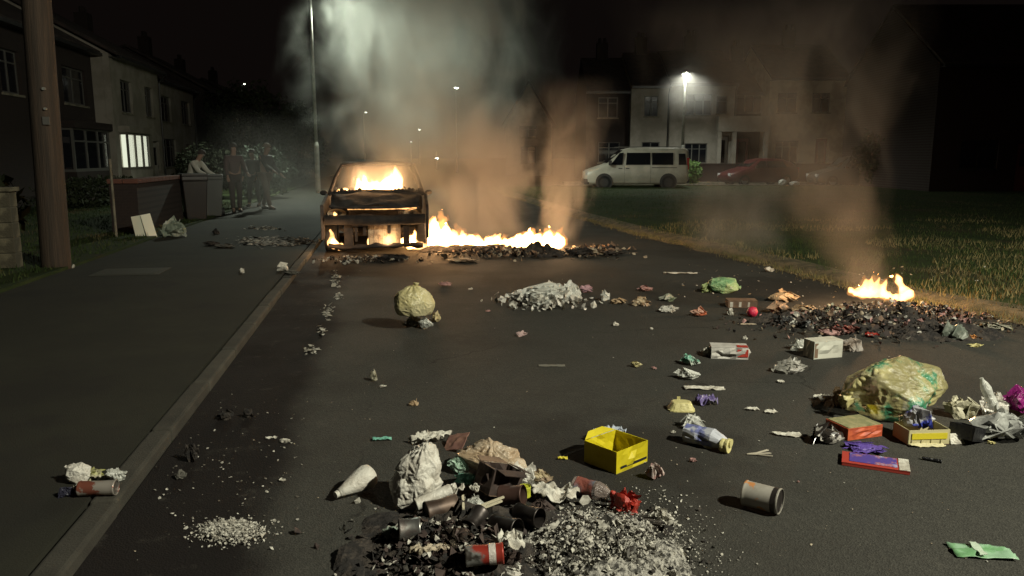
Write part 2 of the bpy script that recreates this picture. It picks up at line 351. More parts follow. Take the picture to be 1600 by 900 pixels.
def window(par, x0, x1, z0, z1, y=0.09, cols=2, transom=True, lit=False, glassm=None, fm=None):
    t = 0.055; b = MB()
    b.box((x0, y, z0), (x1, y+.06, z0+t)); b.box((x0, y, z1-t), (x1, y+.06, z1)); b.box((x0, y, z0+t), (x0+t, y+.06, z1-t)); b.box((x1-t, y, z0+t), (x1, y+.06, z1-t))
    for k in range(1, cols): xx = x0+(x1-x0)*k/cols; b.box((xx-.03, y-.003, z0+t), (xx+.03, y+.05, z1-t))
    if transom: zz = z1-(z1-z0)*.28; b.box((x0+t, y+.004, zz-.02), (x1-t, y+.047, zz+.02))
    f = b.build('window', fm or M_frame, par)
    g = MB(); 
    for k in range(cols):
        a = x0+(x1-x0)*k/cols; c = x0+(x1-x0)*(k+1)/cols; g = MB(); g.box((a+.03, y+.02, z0+.03), (c-.03, y+.03, z1-.03)); g.build('pane', glassm or M_glass, f)
    s = MB(); s.box((x0-.06, -.05, z0-.07), (x1+.06, y, z0-.003)); s.build('sill', fm or M_conc, f)
    if lit:
        n = 9; 
        for k in range(n):
            a = x0+.06+(x1-x0-.12)*k/n; s = MB(); s.box((a, y+.055, z0+.05), (a+(x1-x0-.12)/n*(.86 if k % 4 else .6), y+.07, z1-.05)); s.build('blind', M_lit, f)
    return f
def house(loc, rz, w, dep, eaves, wins, doors, wm, label, ridge=2.2, lit=(), cat='house', group=None, name='house', chim=True, gable=False, fm=None):
    h = empty(name, loc, rz, label, cat, group)
    ops = [tuple(q[:4]) for q in wins] + [tuple(q[:4]) for q in doors]
    wall_mb(0, w, 0, eaves, 0.24, ops).build('wall', wm, h)
    b = MB(); b.box((0, .245, 0), (.24, dep, eaves)); b.box((w-.24, .245, 0), (w, dep, eaves)); b.box((.24, dep-.24, 0), (w-.24, dep, eaves)); b.box((.24, 1.3, 0), (w-.24, 1.35, eaves-.1))
    b.box((.24, .3, 2.5), (w-.24, 1.3, 2.6))
    if gable: b.prism([(0, eaves), (w, eaves), (w/2, eaves+ridge)], 0.002, .24)
    else:
        for xx in (0, w-.24): b.add([(xx, 0, eaves), (xx, dep, eaves), (xx, dep/2, eaves+ridge), (xx+.24, 0, eaves), (xx+.24, dep, eaves), (xx+.24, dep/2, eaves+ridge)], [(0, 1, 2), (3, 5, 4), (0, 2, 5, 3), (1, 4, 5, 2)])
    b.build('side_wall', wm, h)
    rf = MB()
    if gable:
        rf.prism([(-.3, eaves-.12), (w/2, eaves+ridge+.1), (w+.3, eaves-.12), (w+.3, eaves-.02), (w/2, eaves+ridge+.24), (-.3, eaves-.02)], -.25, dep+.2)
    else:
        M_ = Matrix(((0, 1, 0, 0), (1, 0, 0, 0), (0, 0, 1, 0), (0, 0, 0, 1)))
        rf.prism([(-.35, eaves-.1), (dep/2, eaves+ridge+.06), (dep+.35, eaves-.1), (dep+.35, eaves+.02), (dep/2, eaves+ridge+.2), (-.35, eaves+.02)], -.02, w+.02, M=M_)
    rf = rf.build('roof', M_tile, h, fix=True)
    if chim:
        c = MB(); zc = eaves+ridge; c.box((w*.5-.35, dep/2-.3, zc-.3), (w*.5+.35, dep/2+.3, zc+1.1)); c.lathe([(.11, zc+1.1), (.1, zc+1.4)], 10, M=Matrix.Translation((w*.5-.15, dep/2, 0))); c.lathe([(.11, zc+1.1), (.1, zc+1.4)], 10, M=Matrix.Translation((w*.5+.17, dep/2, 0)))
        c.build('chimney', M_brick, rf)
    g = MB()
    if not gable: g.box((-.02, -.42, eaves-.16), (w+.02, -.3, eaves-.05)); g.box((-.02, -.3, eaves-.14), (w+.02, 0.0, eaves-.11)); g.tube([(w-.06, -.36, eaves-.1), (w-.06, -.06, eaves-.5), (w-.06, -.06, 0.1)], .035, 8)
    if g.v: g.build('gutter', M_gut, h)
    for i, q in enumerate(wins): window(h, *q[:4], cols=(q[4] if len(q) > 4 else 2), lit=i in lit, fm=fm)
    for q in doors:
        d = MB(); d.box((q[0]+.05, .1, q[2]), (q[1]-.05, .15, q[3]-.05)); d.box((q[0]+.2, .085, q[2]+.2), (q[1]-.2, .1, q[2]+.9)); dd = d.build('door', q[4] if len(q) > 4 else M_door, h)
        d = MB(); d.box((q[0]+.2, .09, q[2]+1.1), (q[1]-.2, .099, q[3]-.25)); d.build('pane', M_glass, dd); d = MB(); d.tube([(q[1]-.15, .05, q[2]+.95), (q[1]-.15, .05, q[2]+1.1)], .015, 6); d.build('handle', M_frame, dd)
    return h
FX = -10.3; GR = 'houses in the dark row on the left'
# nearest: dark brick, bay of grey-framed windows
def bay(h, x0, x1, z0, z1, lit, wm):
    D_ = .3 if lit else .5; b = MB(); b.box((x0+.001, -D_, 0.0), (x1-.001, -.002, z0-.08)); b.box((x0-.1, -D_-.1, z1+.02), (x1+.1, -.002, z1+.26)); o = b.build('bay_window', wm, h)
    e = empty('window', (0, 0, 0), 0); e.parent = h
    segs = [(x0, x1, 0)]
    fr = MB(); n = 3
    for k in range(n+1):
        xx = x0+.04+(x1-x0-.08)*k/n; fr.box((xx-.045, -D_+.02, z0-.08), (xx+.045, -D_+.09, z1+.02))
    fr.box((x0, -D_+.023, z0-.083), (x1, -D_+.087, z0+.02)); fr.box((x0, -D_+.023, z1-.04), (x1, -D_+.087, z1+.023)); fr.box((x0+.05, -D_+.03, z1-.42), (x1-.05, -D_+.08, z1-.37)) if not lit else None
    for xx in (x0, x1-.06): fr.box((xx, -D_+.09, z0-.08), (xx+.06, -.004, z0)); fr.box((xx, -D_+.09, z1-.05), (xx+.06, -.004, z1+.02)); 
    fr.build('frame', M_frame if not lit else mat('window_frame_grey', (0.16, 0.15, 0.13), .5), e)
    for k in range(n):
        a = x0+(x1-x0)*k/n; c = x0+(x1-x0)*(k+1)/n; g = MB(); g.box((a+.05, -D_+.05, z0), (c-.05, -D_+.058, z1-.03)); g.build('pane', mat('clear_window_glass', (.9, .9, .9), .03, trans=1.0) if lit else M_glass, e)
    g = MB(); g.box((x0+.02, -D_+.1, z0), (x0+.03, -.01, z1-.03)); g.build('pane', mat('clear_window_glass', (.9,)*3) if lit else M_glass, e); g = MB(); g.box((x1-.03, -D_+.1, z0), (x1-.02, -.01, z1-.03)); g.build('pane', M_glass, e)
    if lit:
        g = MB(); g.box((x0+.06, -D_+.12, z0+.02), (x0+.07, -.03, z1-.06)); g.build('blind', M_lit, e)
        n = 12
        for k in range(n):
            a = x0+.1+(x1-x0-.2)*k/n; gap = .72 if k in (3, 5, 8) else .97
            g = MB(); g.box((a, -D_+.13, z0+.02), (a+(x1-x0-.2)/n*gap, -D_+.14, z1-.06)); g.build('blind', M_lit, e)
h = house((FX, 22.6, .1), R(90), 8.1, 8, 5.15, [(1.0, 2.2, 3.2, 4.4), (5.2, 7.2, 3.2, 4.4)], [(2.9, 3.9, 0, 2.15)], M_brick, 'dark brick house on the left with unlit grey-framed ground floor windows', group=GR)
bay(h, 4.3, 7.6, 1.05, 2.35, False, M_brick)
h = house((FX+.62, 30.45, .1), R(90), 6.0, 8, 5.1, [(1.0, 2.3, 3.1, 4.3), (4.0, 5.1, 3.1, 4.3)], [(4.6, 5.5, 0, 2.1, M_door2)], M_render, 'pale rendered house with the brightly lit bay window downstairs', group=GR)
bay(h, .45, 3.2, 1.05, 2.32, True, M_render)
y0 = 38.2
for i, (w_, wm, lab) in enumerate([(7.2, M_render, 'dim rendered house next beyond the one with the lit bay window'), (7.6, M_brick, 'dim brick house third along beyond the lit bay window'), (8.0, M_render2, 'faint cream house fourth along beyond the lit bay window'), (8, M_brick, 'farthest faint brick house at the end of the left row')]):
    house((FX+.3*(i % 2), y0, .1), R(90), w_, 8, 5.0+.2*(i % 2), [(.9, 2.6, 3.1, 4.3), (w_-2.6, w_-.9, 3.1, 4.3), (.9, 3.0, .95, 2.3, 3)], [(w_-2.2, w_-1.2, 0, 2.1)], wm, lab, group=GR); y0 += w_+1.4
house((FX-.4, 13.0, .1), R(90), 8.6, 8, 5.3, [(1, 2.6, 3.3, 4.5), (5.6, 7.6, 3.3, 4.5), (5.4, 7.8, 1, 2.4, 3)], [(3.4, 4.4, 0, 2.1)], M_brick, 'unlit brick house at the far left behind the wooden pole', group=GR)

# terrace across the green (its own line faces the camera)
GR = 'houses across the green'
def P44(px, py, D_=46.4):
    d = ray(px, py); t = D_/(d.x*sy_+d.y*cy_); u = (d.x*cy_-d.y*sy_)*t; return u, CAM_H+d.z*t
def H_at(px0, px1, D_, eaves, wins, doors, wm, label, **k):
    u0, _ = P44(px0, 245, D_); u1, _ = P44(px1, 245, D_); o = V(u0, D_, .1)
    def cv(q):
        a, z1 = P44(q[0], q[1], D_); c, z0 = P44(q[2], q[3], D_); return (a-u0, c-u0, max(0, z0-.1), z1-.1) + tuple(q[4:])
    return house(o, -YAW, u1-u0, 8, eaves, [cv(q) for q in wins], [cv(q) for q in doors], wm, label, group=GR, **k)
H_at(915, 983, 47.0, 5.3, [(935, 152, 965, 184), (935, 222, 968, 254)], [], M_brick, 'dark brick house left of the pale terrace behind the white van')
H_at(984, 1043, 46.4, 5.55, [(1007, 150, 1028, 182, 2), (1003, 222, 1030, 252)], [], M_render, 'narrow pale house directly behind the rear half of the van')
H_at(1044, 1146, 46.2, 5.65, [(1073, 147, 1112, 180, 3), (1120, 150, 1136, 178, 1), (1070, 224, 1104, 255, 3)], [(1122, 212, 1136, 285, M_door2)], M_render, 'pale terraced house right behind the lit street lamp column')
H_at(1147, 1196, 47.4, 5.2, [(1152, 142, 1190, 176, 3)], [(1150, 215, 1168, 285)], M_brick, 'set-back brick bay between two pale fronts across the green')
h = H_at(1197, 1318, 46.0, 5.95, [(1216, 145, 1244, 176, 2), (1270, 145, 1296, 176, 2), (1212, 220, 1246, 254, 3)], [(1275, 215, 1290, 285)], M_render2, 'cream house at the right end of the terrace seen through brown smoke')
# pale band and porch over the set-back bay
u0, za = P44(1120, 182, 45.9); u1, zb = P44(1198, 206, 45.9); u2, zc = P44(1142, 210, 45.9)
p_ = V(u0, 45.4); e = empty('porch', (p_.x, p_.y, 0), -YAW, 'pale flat-topped porch across the set-back brick bay', 'porch')
b = MB(); b.box((0, 0, zb), (u1-u0, .6, za)); b.build('canopy', M_render, e); 
for xx in (0.0, (u2-u0), (u1-u0-.25)): b = MB(); b.box((xx, .05, .1), (xx+.22, .3, zb-.003)); b.build('post', M_render, e)
# gabled house down the street and dark-red building at the right edge
D_ = 62; u0, _ = P44(790, 245, D_); u1, ze = P44(862, 245, D_)
house(V(u0, D_, .05), -YAW, u1-u0, 9, 4.0, [(1.2, 2.4, 1.0, 2.3), (1.1, 2.5, 3.0, 3.9)], [], M_render, 'distant steep-gabled house seen between the two columns of smoke', ridge=3.2, gable=True, chim=False)
D_ = 33; u0, _ = P44(1456, 245, D_)
house(V(u0, D_, .05), -YAW, 9.5, 9, 5.3, [(5.4, 7.2, 3.2, 4.4), (1.2, 2.8, 1.0, 2.2)], [(3.6, 4.6, 0, 2.1)], M_redbrick, 'dark red brick building standing at the right edge of the green', ridge=3.0, chim=False, cat='building', name='brick_building', fm=M_gut)
house(V(u0+6.2, D_-2.2, .05), -YAW, 6.5, 7, 5.6, [(1.6, 3.2, 3.2, 4.4)], [], M_redbrick, 'projecting gabled wing of dark red brick at the far right edge', ridge=4.2, gable=True, chim=False, cat='building', name='brick_building', fm=M_gut)
b = MB(); b.box((0, 0, 0), (13, .22, 1.0)); b.box((-.02, -.04, 1.0), (13.02, .26, 1.07)); a = V(P44(1040, 245, 44.6)[0], 45.0, .1)
T(b.build('garden_wall', M_redbrick, loc=a, rot=(0, 0, -YAW)), 'low brick garden wall in front of the pale terrace', 'wall')

# ------------------------------------------------------------------ street lamps
M_col = mat('galvanised_steel', (0.42, 0.42, 0.38), 0.45, metal=0.55, c2=(0.3, 0.3, 0.27), ns=4)
def lens(es): return mat('lamp_lens_%d' % int(es*10), (0.9, 0.9, 0.8), 0.4, emit=(0.95, 1.0, 0.84), es=es)
def street_lamp(x, y, H_, arm, label, es, head=.32, z0=.1, rz=0.0, r=.075):
    e = empty('street_lamp', (x, y, z0), rz, label, 'street lamp', 'lit street lamps')
    b = MB(); b.tube([(0, 0, 0), (0, 0, 1.9)], r*1.35, 14); b.tube([(0, 0, 1.9), (0, 0, 2.05)], [r*1.35, r*.9], 14); b.build('column_base', M_col, e, smooth=False)
    b = MB(); pts = [(0, 0, 2.05), (0, 0, H_-.5)] + [(arm*(1-math.cos(t))*.5, 0, H_-.5+.42*math.sin(t)) for t in (.4, .8, 1.2, 1.57)] + [(arm, 0, H_+.02)]
    b.tube(pts, [r*.9, r*.6] + [r*.5]*5, 12); b.build('column', M_col, e, smooth=True)
    b = MB(); b.box((arm-.12, -.11, H_-.03), (arm+head*1.3, .11, H_+.07)); l_ = b.build('lantern', M_col, e, bevel=.02)
    b = MB(); b.lathe([(.02, -.13), (.09, -.10), (.12, -.035)], 14, M=Matrix.Translation((arm+head*.6, 0, H_))@Matrix.Diagonal((1.5, 1.0, 1, 1))); b.build('lens', lens(es), l_)
    return e
street_lamp(-2.75, 32.6, 7.95, .5, 'tall street lamp with bent top beside the left pavement, its light in smoke', 60)
lp = V(P44(1066, 245, 41.5)[0], 41.5)
street_lamp(lp.x, lp.y, 5.75, -.05, 'bright street lamp behind the white van across the green', 90, head=.12, r=.09, rz=-YAW)
# litter bin / sign plate on the lamp column
b = MB(); b.box((-.18, -.05, 3.0), (-.09, .02, 3.6)); o = b.build('column_sign', M_frame, loc=(lp.x, lp.y, .1), rot=(0, R(2), -YAW)); T(o, 'small white sign plate fixed to the lamp column behind the van', 'sign')
for (px, py, H_, es, lab) in [(712, 138, 7.6, 45, 'distant street lamp shining high through the main smoke column'), (568, 176, 7.6, 8, 'faint distant street lamp left of the main smoke column'), (655, 203, 7.6, 30, 'small distant street lamp directly above the burning car'), (642, 222, 7.6, 6, 'tiniest street lamp far down the road over the car roof'), (682, 248, 6.0, 30, 'low distant light just right of the burning car roof'), (377, 132, 8, 5, 'faint far lamp above the dark houses on the left')]:
    d = ray(px, py); t = ((H_-CAM_H)/d.z) if d.z > 0.012 else 150/d.y
    if py == 248: t = 88/d.y; H_ = CAM_H+d.z*t
    if py == 138: pass
    t = min(t, 150/d.y); zz = CAM_H+d.z*t
    street_lamp(d.x*t, d.y*t, max(zz, 1.2)-.0, .02 if px > 600 else .3, lab, es, head=.05, r=.07)
# the lamp that lights the foreground stands on the green, right of the frame
e = street_lamp(7.5, -2.2, 7.3, -.6, 'street lamp on the green outside the right edge lighting the near road', 40, head=-.1)
# ------------------------------------------------------------------ wooden pole, walls, posts on the left
M_wood = mat('weathered_pole_wood', (0.062, 0.042, 0.028), 0.85, c2=(0.036, 0.026, 0.018), ns=2.5, bump=0.7, bs=14)
n_, l_, b_ = nodes_of(M_wood)
for q in n_:
    if q.type == 'TEX_NOISE':
        mp = n_.new('ShaderNodeMapping'); mp.inputs['Scale'].default_value = (5, 5, .25); src = q.inputs['Vector'].links[0].from_socket; l_.new(src, mp.inputs[0]); l_.new(mp.outputs[0], q.inputs['Vector'])
pz = G(86, 420, KH)
e = empty('telegraph_pole', (pz.x+.02, pz.y, KH), 0, 'thick brown wooden telegraph pole at the back of the left pavement', 'telegraph pole')
e.rotation_euler = (0, R(1.3), 0); b = MB(); b.tube([(0, 0, -.1), (0, 0, .1), (0, 0, 4), (0, 0, 9)], [.185, .18, .168, .15], 28); b.build('pole', M_wood, e, smooth=True)
b = MB(); b.box((.04, -.192, 1.9), (.12, -.168, 2.0)); b.build('plate', M_frame, e)
b = MB(); b.tube([(.08, -.155, 2.35), (.08, -.2, 2.35)], .02, 8); b.tube([(.08, -.155, 2.1), (.08, -.2, 2.1)], .016, 8); b.build('bolt', M_col, e)
# block wall whose lit end shows at the left edge
e = empty('block_wall', (-4.83, 10.95, .1), 0, 'low pale block wall with lit end at the left edge of the picture', 'wall')
bm_ = mat('rough_block', (0.16, 0.14, 0.09), 0.92, c2=(0.075, 0.065, 0.042), ns=4, bump=0.6, bs=40)
b = MB(); b.box((-5.4, .012, 0), (0-.012, .19, 1.0)); b.build('mortar', mat('mortar', (.1, .09, .065), .95), e)
s_ = MB(); s_.box((0, 0, 0), (.44, .2, .19)); first = None
for r in range(5):
    for c in range(12):
        if first is None: first = s_.build('block', bm_, e, bevel=.008); q = first
        else: q = first.copy(); COL.objects.link(q); q.parent = e
        q.location = (-.445-c*.45+(.22 if r % 2 else 0)*(c > 0)*-1, rnd.uniform(-.006, .004), r*.2+.003)
b = MB(); b.box((-5.42, -.03, 1.003), (.03, .23, 1.06)); b.build('coping', bm_, e, bevel=.01)
def leaves(name, c, s, n, size, m, label, cat, seed=0, stem=True, kind=None, group=None, parent=None):
    rs = np.random.RandomState(seed); P = rs.normal(size=(n, 3)); P /= np.linalg.norm(P, axis=1)[:, None]; rr = rs.uniform(.55, 1, n)**.5
    lump = np.array([noise.noise(Vector(p)*2.2+Vector((seed, 0, 0))) for p in P]); P = P*(rr*(1+.45*lump))[:, None]*np.array(s); P[:, 2] = np.maximum(P[:, 2], -s[2]*.95)
    a = rs.normal(size=(n, 3))*size; c2 = rs.normal(size=(n, 3))*size*.6
    v = np.empty((n*4, 3)); v[0::4] = P-a; v[1::4] = P+c2; v[2::4] = P+a; v[3::4] = P-c2
    b = MB(); b.v = [tuple(x) for x in v]; b.f = [(4*i, 4*i+1, 4*i+2, 4*i+3) for i in range(n)]; b.m = [0]*n
    if parent is not None: return b.build('crown', m, parent, loc=(0, 0, s[2]))
    e = empty(name, c, 0, label, cat, group); b.build('crown', m, e, loc=(0, 0, s[2]))
    t = MB()
    for k in range(5): t.tube([(0, 0, 0), (rnd.uniform(-.3, .3)*s[0], rnd.uniform(-.3, .3)*s[1], s[2]), (rnd.uniform(-.7, .7)*s[0], rnd.uniform(-.7, .7)*s[1], s[2]*1.7)], [.03*s[2], .02*s[2], .005], 6)
    t.build('trunk', M_wood, e); return e
M_leaf = mat('dark_leaf', (0.022, 0.03, 0.014), 0.85, c2=(0.035, 0.042, 0.022), ns=3, spec=.15)
M_leaf2 = mat('grey_green_leaf', (0.035, 0.06, 0.035), 0.8, c2=(0.05, 0.075, 0.045), ns=3)
leaves('shrub', (-6.0, 11.9, .1), (.9, .6, .75), 1500, .05, M_leaf, 'dark shrub above the pale block wall at the left edge', 'shrub', 1)
leaves('shrub', (-6.6, 30.0, .1), (1.1, 1.2, .9), 2600, .05, M_leaf, 'big dark shrub behind the people on the left', 'shrub', 2)
leaves('shrub', (-4.6, 29.5, .1), (1.2, 1.2, .9), 2200, .06, M_leaf2, 'pale green shrub just right of the people by the pavement', 'shrub', 3)
leaves('tree', (-7.0, 43, .1), (2.2, 2.4, 2.6), 6200, .07, M_leaf, 'broad dark garden tree beyond the people on the left', 'tree', 4)
leaves('tree', (-5.6, 52, .1), (1.7, 2.0, 2.3), 5200, .08, M_leaf, 'farther narrow dark tree at the end of the left gardens', 'tree', 5)
leaves('shrub', (-8.6, 24.5, .1), (.8, 3.5, .42), 3200, .04, M_leaf, 'dark hedge under the unlit ground floor windows', 'shrub', 6)
gp_ = V(P44(1081, 262, 43)[0], 42.7, .1)
leaves('shrub', gp_, (.42, .4, .62), 900, .06, mat('bright_leaf', (0.10, 0.20, 0.05), .6, c2=(.16, .26, .07), ns=4), 'bright green shrub at the tail of the white van', 'shrub', 7)
leaves('tree', V(P44(1400, 262, 38)[0], 38.5, .1), (1.6, 1.2, 1.5), 3000, .09, M_leaf, 'dark round bush beyond the green right of the smoke', 'shrub', 8)
# thin post
pp = G(182, 370, .1); e = empty('thin_post', (pp.x, pp.y, .1), 0, 'thin pale upright post below the lit bay window', 'post')
b = MB(); b.tube([(0, 0, 0), (0, 0, 1.38)], .022, 10); b.build('post', M_conc, e); b = MB(); b.lathe([(.03, 1.38), (.03, 1.41)], 10); b.build('cap', M_conc, e)
# garden wall and bins
e = empty('garden_wall', (-4.75, 15.9, .1), 0, 'dark brown brick garden wall behind the leaning white boards', 'wall')
b = MB(); b.box((-.5, 0, 0), (.0, .2, .94)); b.box((-.2, .203, 0), (0, 3.3, .94)); b.build('brickwork', M_brick, e)
for k in range(12): b = MB(); b.box((-.24, -.04+k*.28, .943), (.04, .23+k*.28, 1.03)); b.build('coping', mat('coping_brick', (.12, .05, .035), .9), e, bevel=.008)
b = MB(); b.box((-.52, -.04, .943), (-.25, .24, 1.03)); b.build('coping', mat('coping_brick', (0,)*3), e, bevel=.008)
def wheelie(p, rz, m, label, h_=1.05):
    e = empty('wheelie_bin', p, rz, label, 'wheelie bin', 'wheelie bins')
    b = MB(); P = []
    for z, w_, d_ in ((.02, .42, .5), (.1, .44, .52), (.92, .55, .68), (.95, .58, .72), (h_-.07, .58, .72)): P.append([(-w_/2, -d_/2, z), (w_/2, -d_/2, z), (w_/2, d_/2, z), (-w_/2, d_/2, z)])
    b.grid(P, closed=True); b.f += [(3, 2, 1, 0), tuple(range(16, 20))]; b.m += [0, 0]; b.build('body', m, e, bevel=.02)
    b = MB(); b.prism([(-.3, h_-.067), (.3, h_-.067), (.28, h_-.02), (-.28, h_-.02)], -.38, .38); b.build('lid', m, e, bevel=.012)
    b = MB(); b.tube([(-.24, .42, h_-.1), (.24, .42, h_-.1)], .017, 8); b.build('handle', m, e)
    for s in (-1, 1): b = MB(); b.tube([(s*.22, .25, .1), (s*.28, .25, .1)], .1, 14); b.build('wheel', M_gut, e)
    return e
q = G(306, 344, KH); wheelie((q.x, q.y, KH), R(20), mat('bin_black', (.022, .017, .015), .45), 'black wheelie bin in front of the pale-topped person', 1.12)
q = G(333, 338, KH); wheelie((q.x, q.y, KH), R(10), mat('bin_grey', (.10, .105, .10), .5), 'grey wheelie bin right of the black one', 1.08)
# leaning boards
q = G(232, 372, KH)
for k, (dx, rx, m_, lab, w_, hh) in enumerate([(-.13, -12, mat('board_cream', (.62, .62, .50), .7), 'narrow cream board leaning left of the whiter one', .16, .42), (.07, -17, mat('board_white', (.78, .78, .64), .6), 'whiter board leaning at a slant beside the clear sack', .17, .46)]):
    b = MB(); b.box((-w_/2, -.012, 0), (w_/2, .012, hh)); b.box((-w_/2+.02, -.016, .02), (w_/2-.02, -.012, hh-.02)); o = b.build('board', m_, loc=(q.x+dx, q.y+.0, KH), rot=(R(rx), R(-9), R(15+k*12))); T(o, lab, 'board')
# ------------------------------------------------------------------ vehicles
M_tyre = mat('tyre_rubber', (.018, .018, .018), .85, bump=.3, bs=40)
M_rim = mat('wheel_rim', (.3, .3, .3), .4, metal=.7)
M_red = mat('tail_lamp_red', (.35, .02, .02), .25); M_head = mat('headlamp_glass', (.6, .6, .6), .15, spec=.8)
def wheel(par, x, y, r, w=.2, s=1, burnt=False):
    M_ = Matrix.Translation((x, y, r)) @ Matrix.Rotation(R(90), 4, 'X')
    b = MB(); b.lathe([(r*.62, -w/2), (r*.93, -w/2), (r, -w*.35), (r, w*.35), (r*.93, w/2), (r*.62, w/2)], 26, M=M_, cap=False); t = b.build('wheel', M_tyre, par, smooth=False)
    b = MB(); b.lathe([(r*.62, -w*.42), (r*.60, -w*.1), (r*.2, -w*.22)], 20, M=M_); b.lathe([(r*.2, w*.22), (r*.60, w*.1), (r*.62, w*.42)], 20, M=M_); b.build('rim', M_rim, t)
    return t
def car_body(par, st, m, name='body'):
    """stations: x, z low, z belt, z top, half width low, belt, top"""
    b = MB(); P = []
    for (x, zl, zb, zt, wl, wb, wt) in st:
        half = [(wl*.55, zl), (wl*.93, zl+.02), (wl, zl+.12), (wb*1.01, zl+(zb-zl)*.55), (wb, zb), (wt+(wb-wt)*.45, zb+(zt-zb)*.5), (wt, zt-.05), (wt*.86, zt-.008), (wt*.4, zt+.006)]
        ring = [(x, y, z) for y, z in half] + [(x, -y, z) for y, z in reversed(half)]; P.append(ring)
    b.grid(P, closed=True); n = len(P[0]); b.f += [tuple(range(n)), tuple(range(len(b.v)-1, len(b.v)-n-1, -1))]; b.m += [0, 0]
    return b.build(name, m, par, smooth=True, fix=True)
def side_panel(par, name, m, poly, y0, dy, n=1):
    for s in (-1, 1): b = MB(); b.prism(poly, s*y0, s*(y0+dy)); b.build(name, m, par, fix=True)
# white van, nose to the left (local -x is the front)
vz = V((P44(990, 290, 38.3)[0]), 38.25, 0); vm = mat('van_paint', (.58, .54, .46), .35, c2=(.46, .43, .36), ns=1.5, spec=.5)
e = empty('parked_van', (vz.x, vz.y, .0), -YAW, 'white panel van with dark side windows parked at the far kerb', 'van')
L_ = 2.48
st = [(-L_, .35, .62, .78, .72, .74, .66), (-L_+.12, .24, .74, .92, .86, .86, .78), (-L_+.7, .22, .98, 1.12, .94, .93, .80), (-L_+1.0, .22, 1.05, 1.22, .95, .94, .80), (-L_+1.45, .22, 1.1, 1.62, .95, .95, .78), (-L_+1.85, .22, 1.12, 1.9, .95, .95, .77), (-L_+2.2, .22, 1.12, 1.97, .95, .95, .78), (-.2+.6, .22, 1.12, 2.0, .95, .95, .79), (L_-.6, .22, 1.12, 1.98, .95, .95, .79), (L_-.12, .24, 1.12, 1.95, .94, .94, .78), (L_, .34, 1.12, 1.86, .9, .9, .74)]
car_body(e, st, vm)
gl = M_glass
def vwin(par, x0, x1, x0t, x1t, z0, z1, yb, yt, m=None):
    for s in (-1, 1):
        b = MB(); b.add([(x0, s*(yb+.012), z0), (x1, s*(yb+.012), z0), (x1t, s*(yt+.012), z1), (x0t, s*(yt+.012), z1), (x0, s*(yb-.02), z0), (x1, s*(yb-.02), z0), (x1t, s*(yt-.02), z1), (x0t, s*(yt-.02), z1)], [(0,1,2,3),(4,7,6,5),(0,4,5,1),(1,5,6,2),(2,6,7,3),(3,7,4,0)]); b.build('side_window', m or gl, par, fix=True)
vwin(e, -1.28, -.72, -.84, -.66, 1.17, 1.74, .945, .855); vwin(e, -.55, .62, -.5, .62, 1.17, 1.74, .945, .855); vwin(e, .70, 1.72, .70, 1.72, 1.17, 1.74, .945, .855); vwin(e, 1.98, 2.36, 1.98, 2.30, 1.17, 1.70, .94, .85)
b = MB(); b.add([(-L_+1.03, -.74, 1.25), (-L_+1.03, .74, 1.25), (-L_+1.78, .68, 1.86), (-L_+1.78, -.68, 1.86)], [(0, 1, 2, 3)]); b.build('windscreen', gl, e, solid=.02)
for x in (-1.58, 1.5):
    for s in (-1, 1):
        wheel(e, x, s*.84, .335, .22)
        b = MB(); b.lathe([(.41, -.0), (.41, .03)], 24, M=Matrix.Translation((x, s*.945, .36)) @ Matrix.Rotation(R(90), 4, 'X')); b.build('wheel_arch', M_gut, e)
        wheel(e, x, s*.885, .335, .2)
for s in (-1, 1):
    b = MB(); b.box((-.62, s*.955-.004, .3), (-.61, s*.955+.004, 1.1)); b.box((.64, s*.955-.004, .3), (.65, s*.955+.004, 1.1)); b.box((.7, s*.957-.004, 1.02), (1.9, s*.957+.004, 1.05)); b.build('door_seam', M_gut, e)
    b = MB(); b.box((-.9, s*.96-.01, .98), (-.72, s*.96+.012, 1.02)); b.box((-.55, s*.96-.01, .98), (-.38, s*.96+.012, 1.02)); b.build('handle', M_gut, e)
    b = MB(); b.box((-1.38, s*1.0-.06, 1.15), (-1.24, s*1.0+.09, 1.38)); b.build('wing_mirror', M_gut, e, bevel=.02)
    b = MB(); b.box((L_-.1, s*.84-.08, .95), (L_+.012, s*.84+.08, 1.5)); b.build('tail_lamp', M_red, e, bevel=.01)
    b = MB(); b.box((-L_-.0, s*.68-.14, .66), (-L_+.35, s*.72+.12, .86)); b.build('headlight', M_head, e, bevel=.03)
b = MB(); b.box((-L_-.05, -.86, .25), (-L_+.2, .86, .5)); b.box((L_-.1, -.9, .3), (L_+.06, .9, .52)); b.build('bumper', M_gut, e, bevel=.03)
b = MB(); b.box((-.9, -.66, 2.0), (2.3, -.62, 2.035)); b.box((-.9, .62, 2.0), (2.3, .66, 2.035)); b.build('roof_rail', M_frame, e)
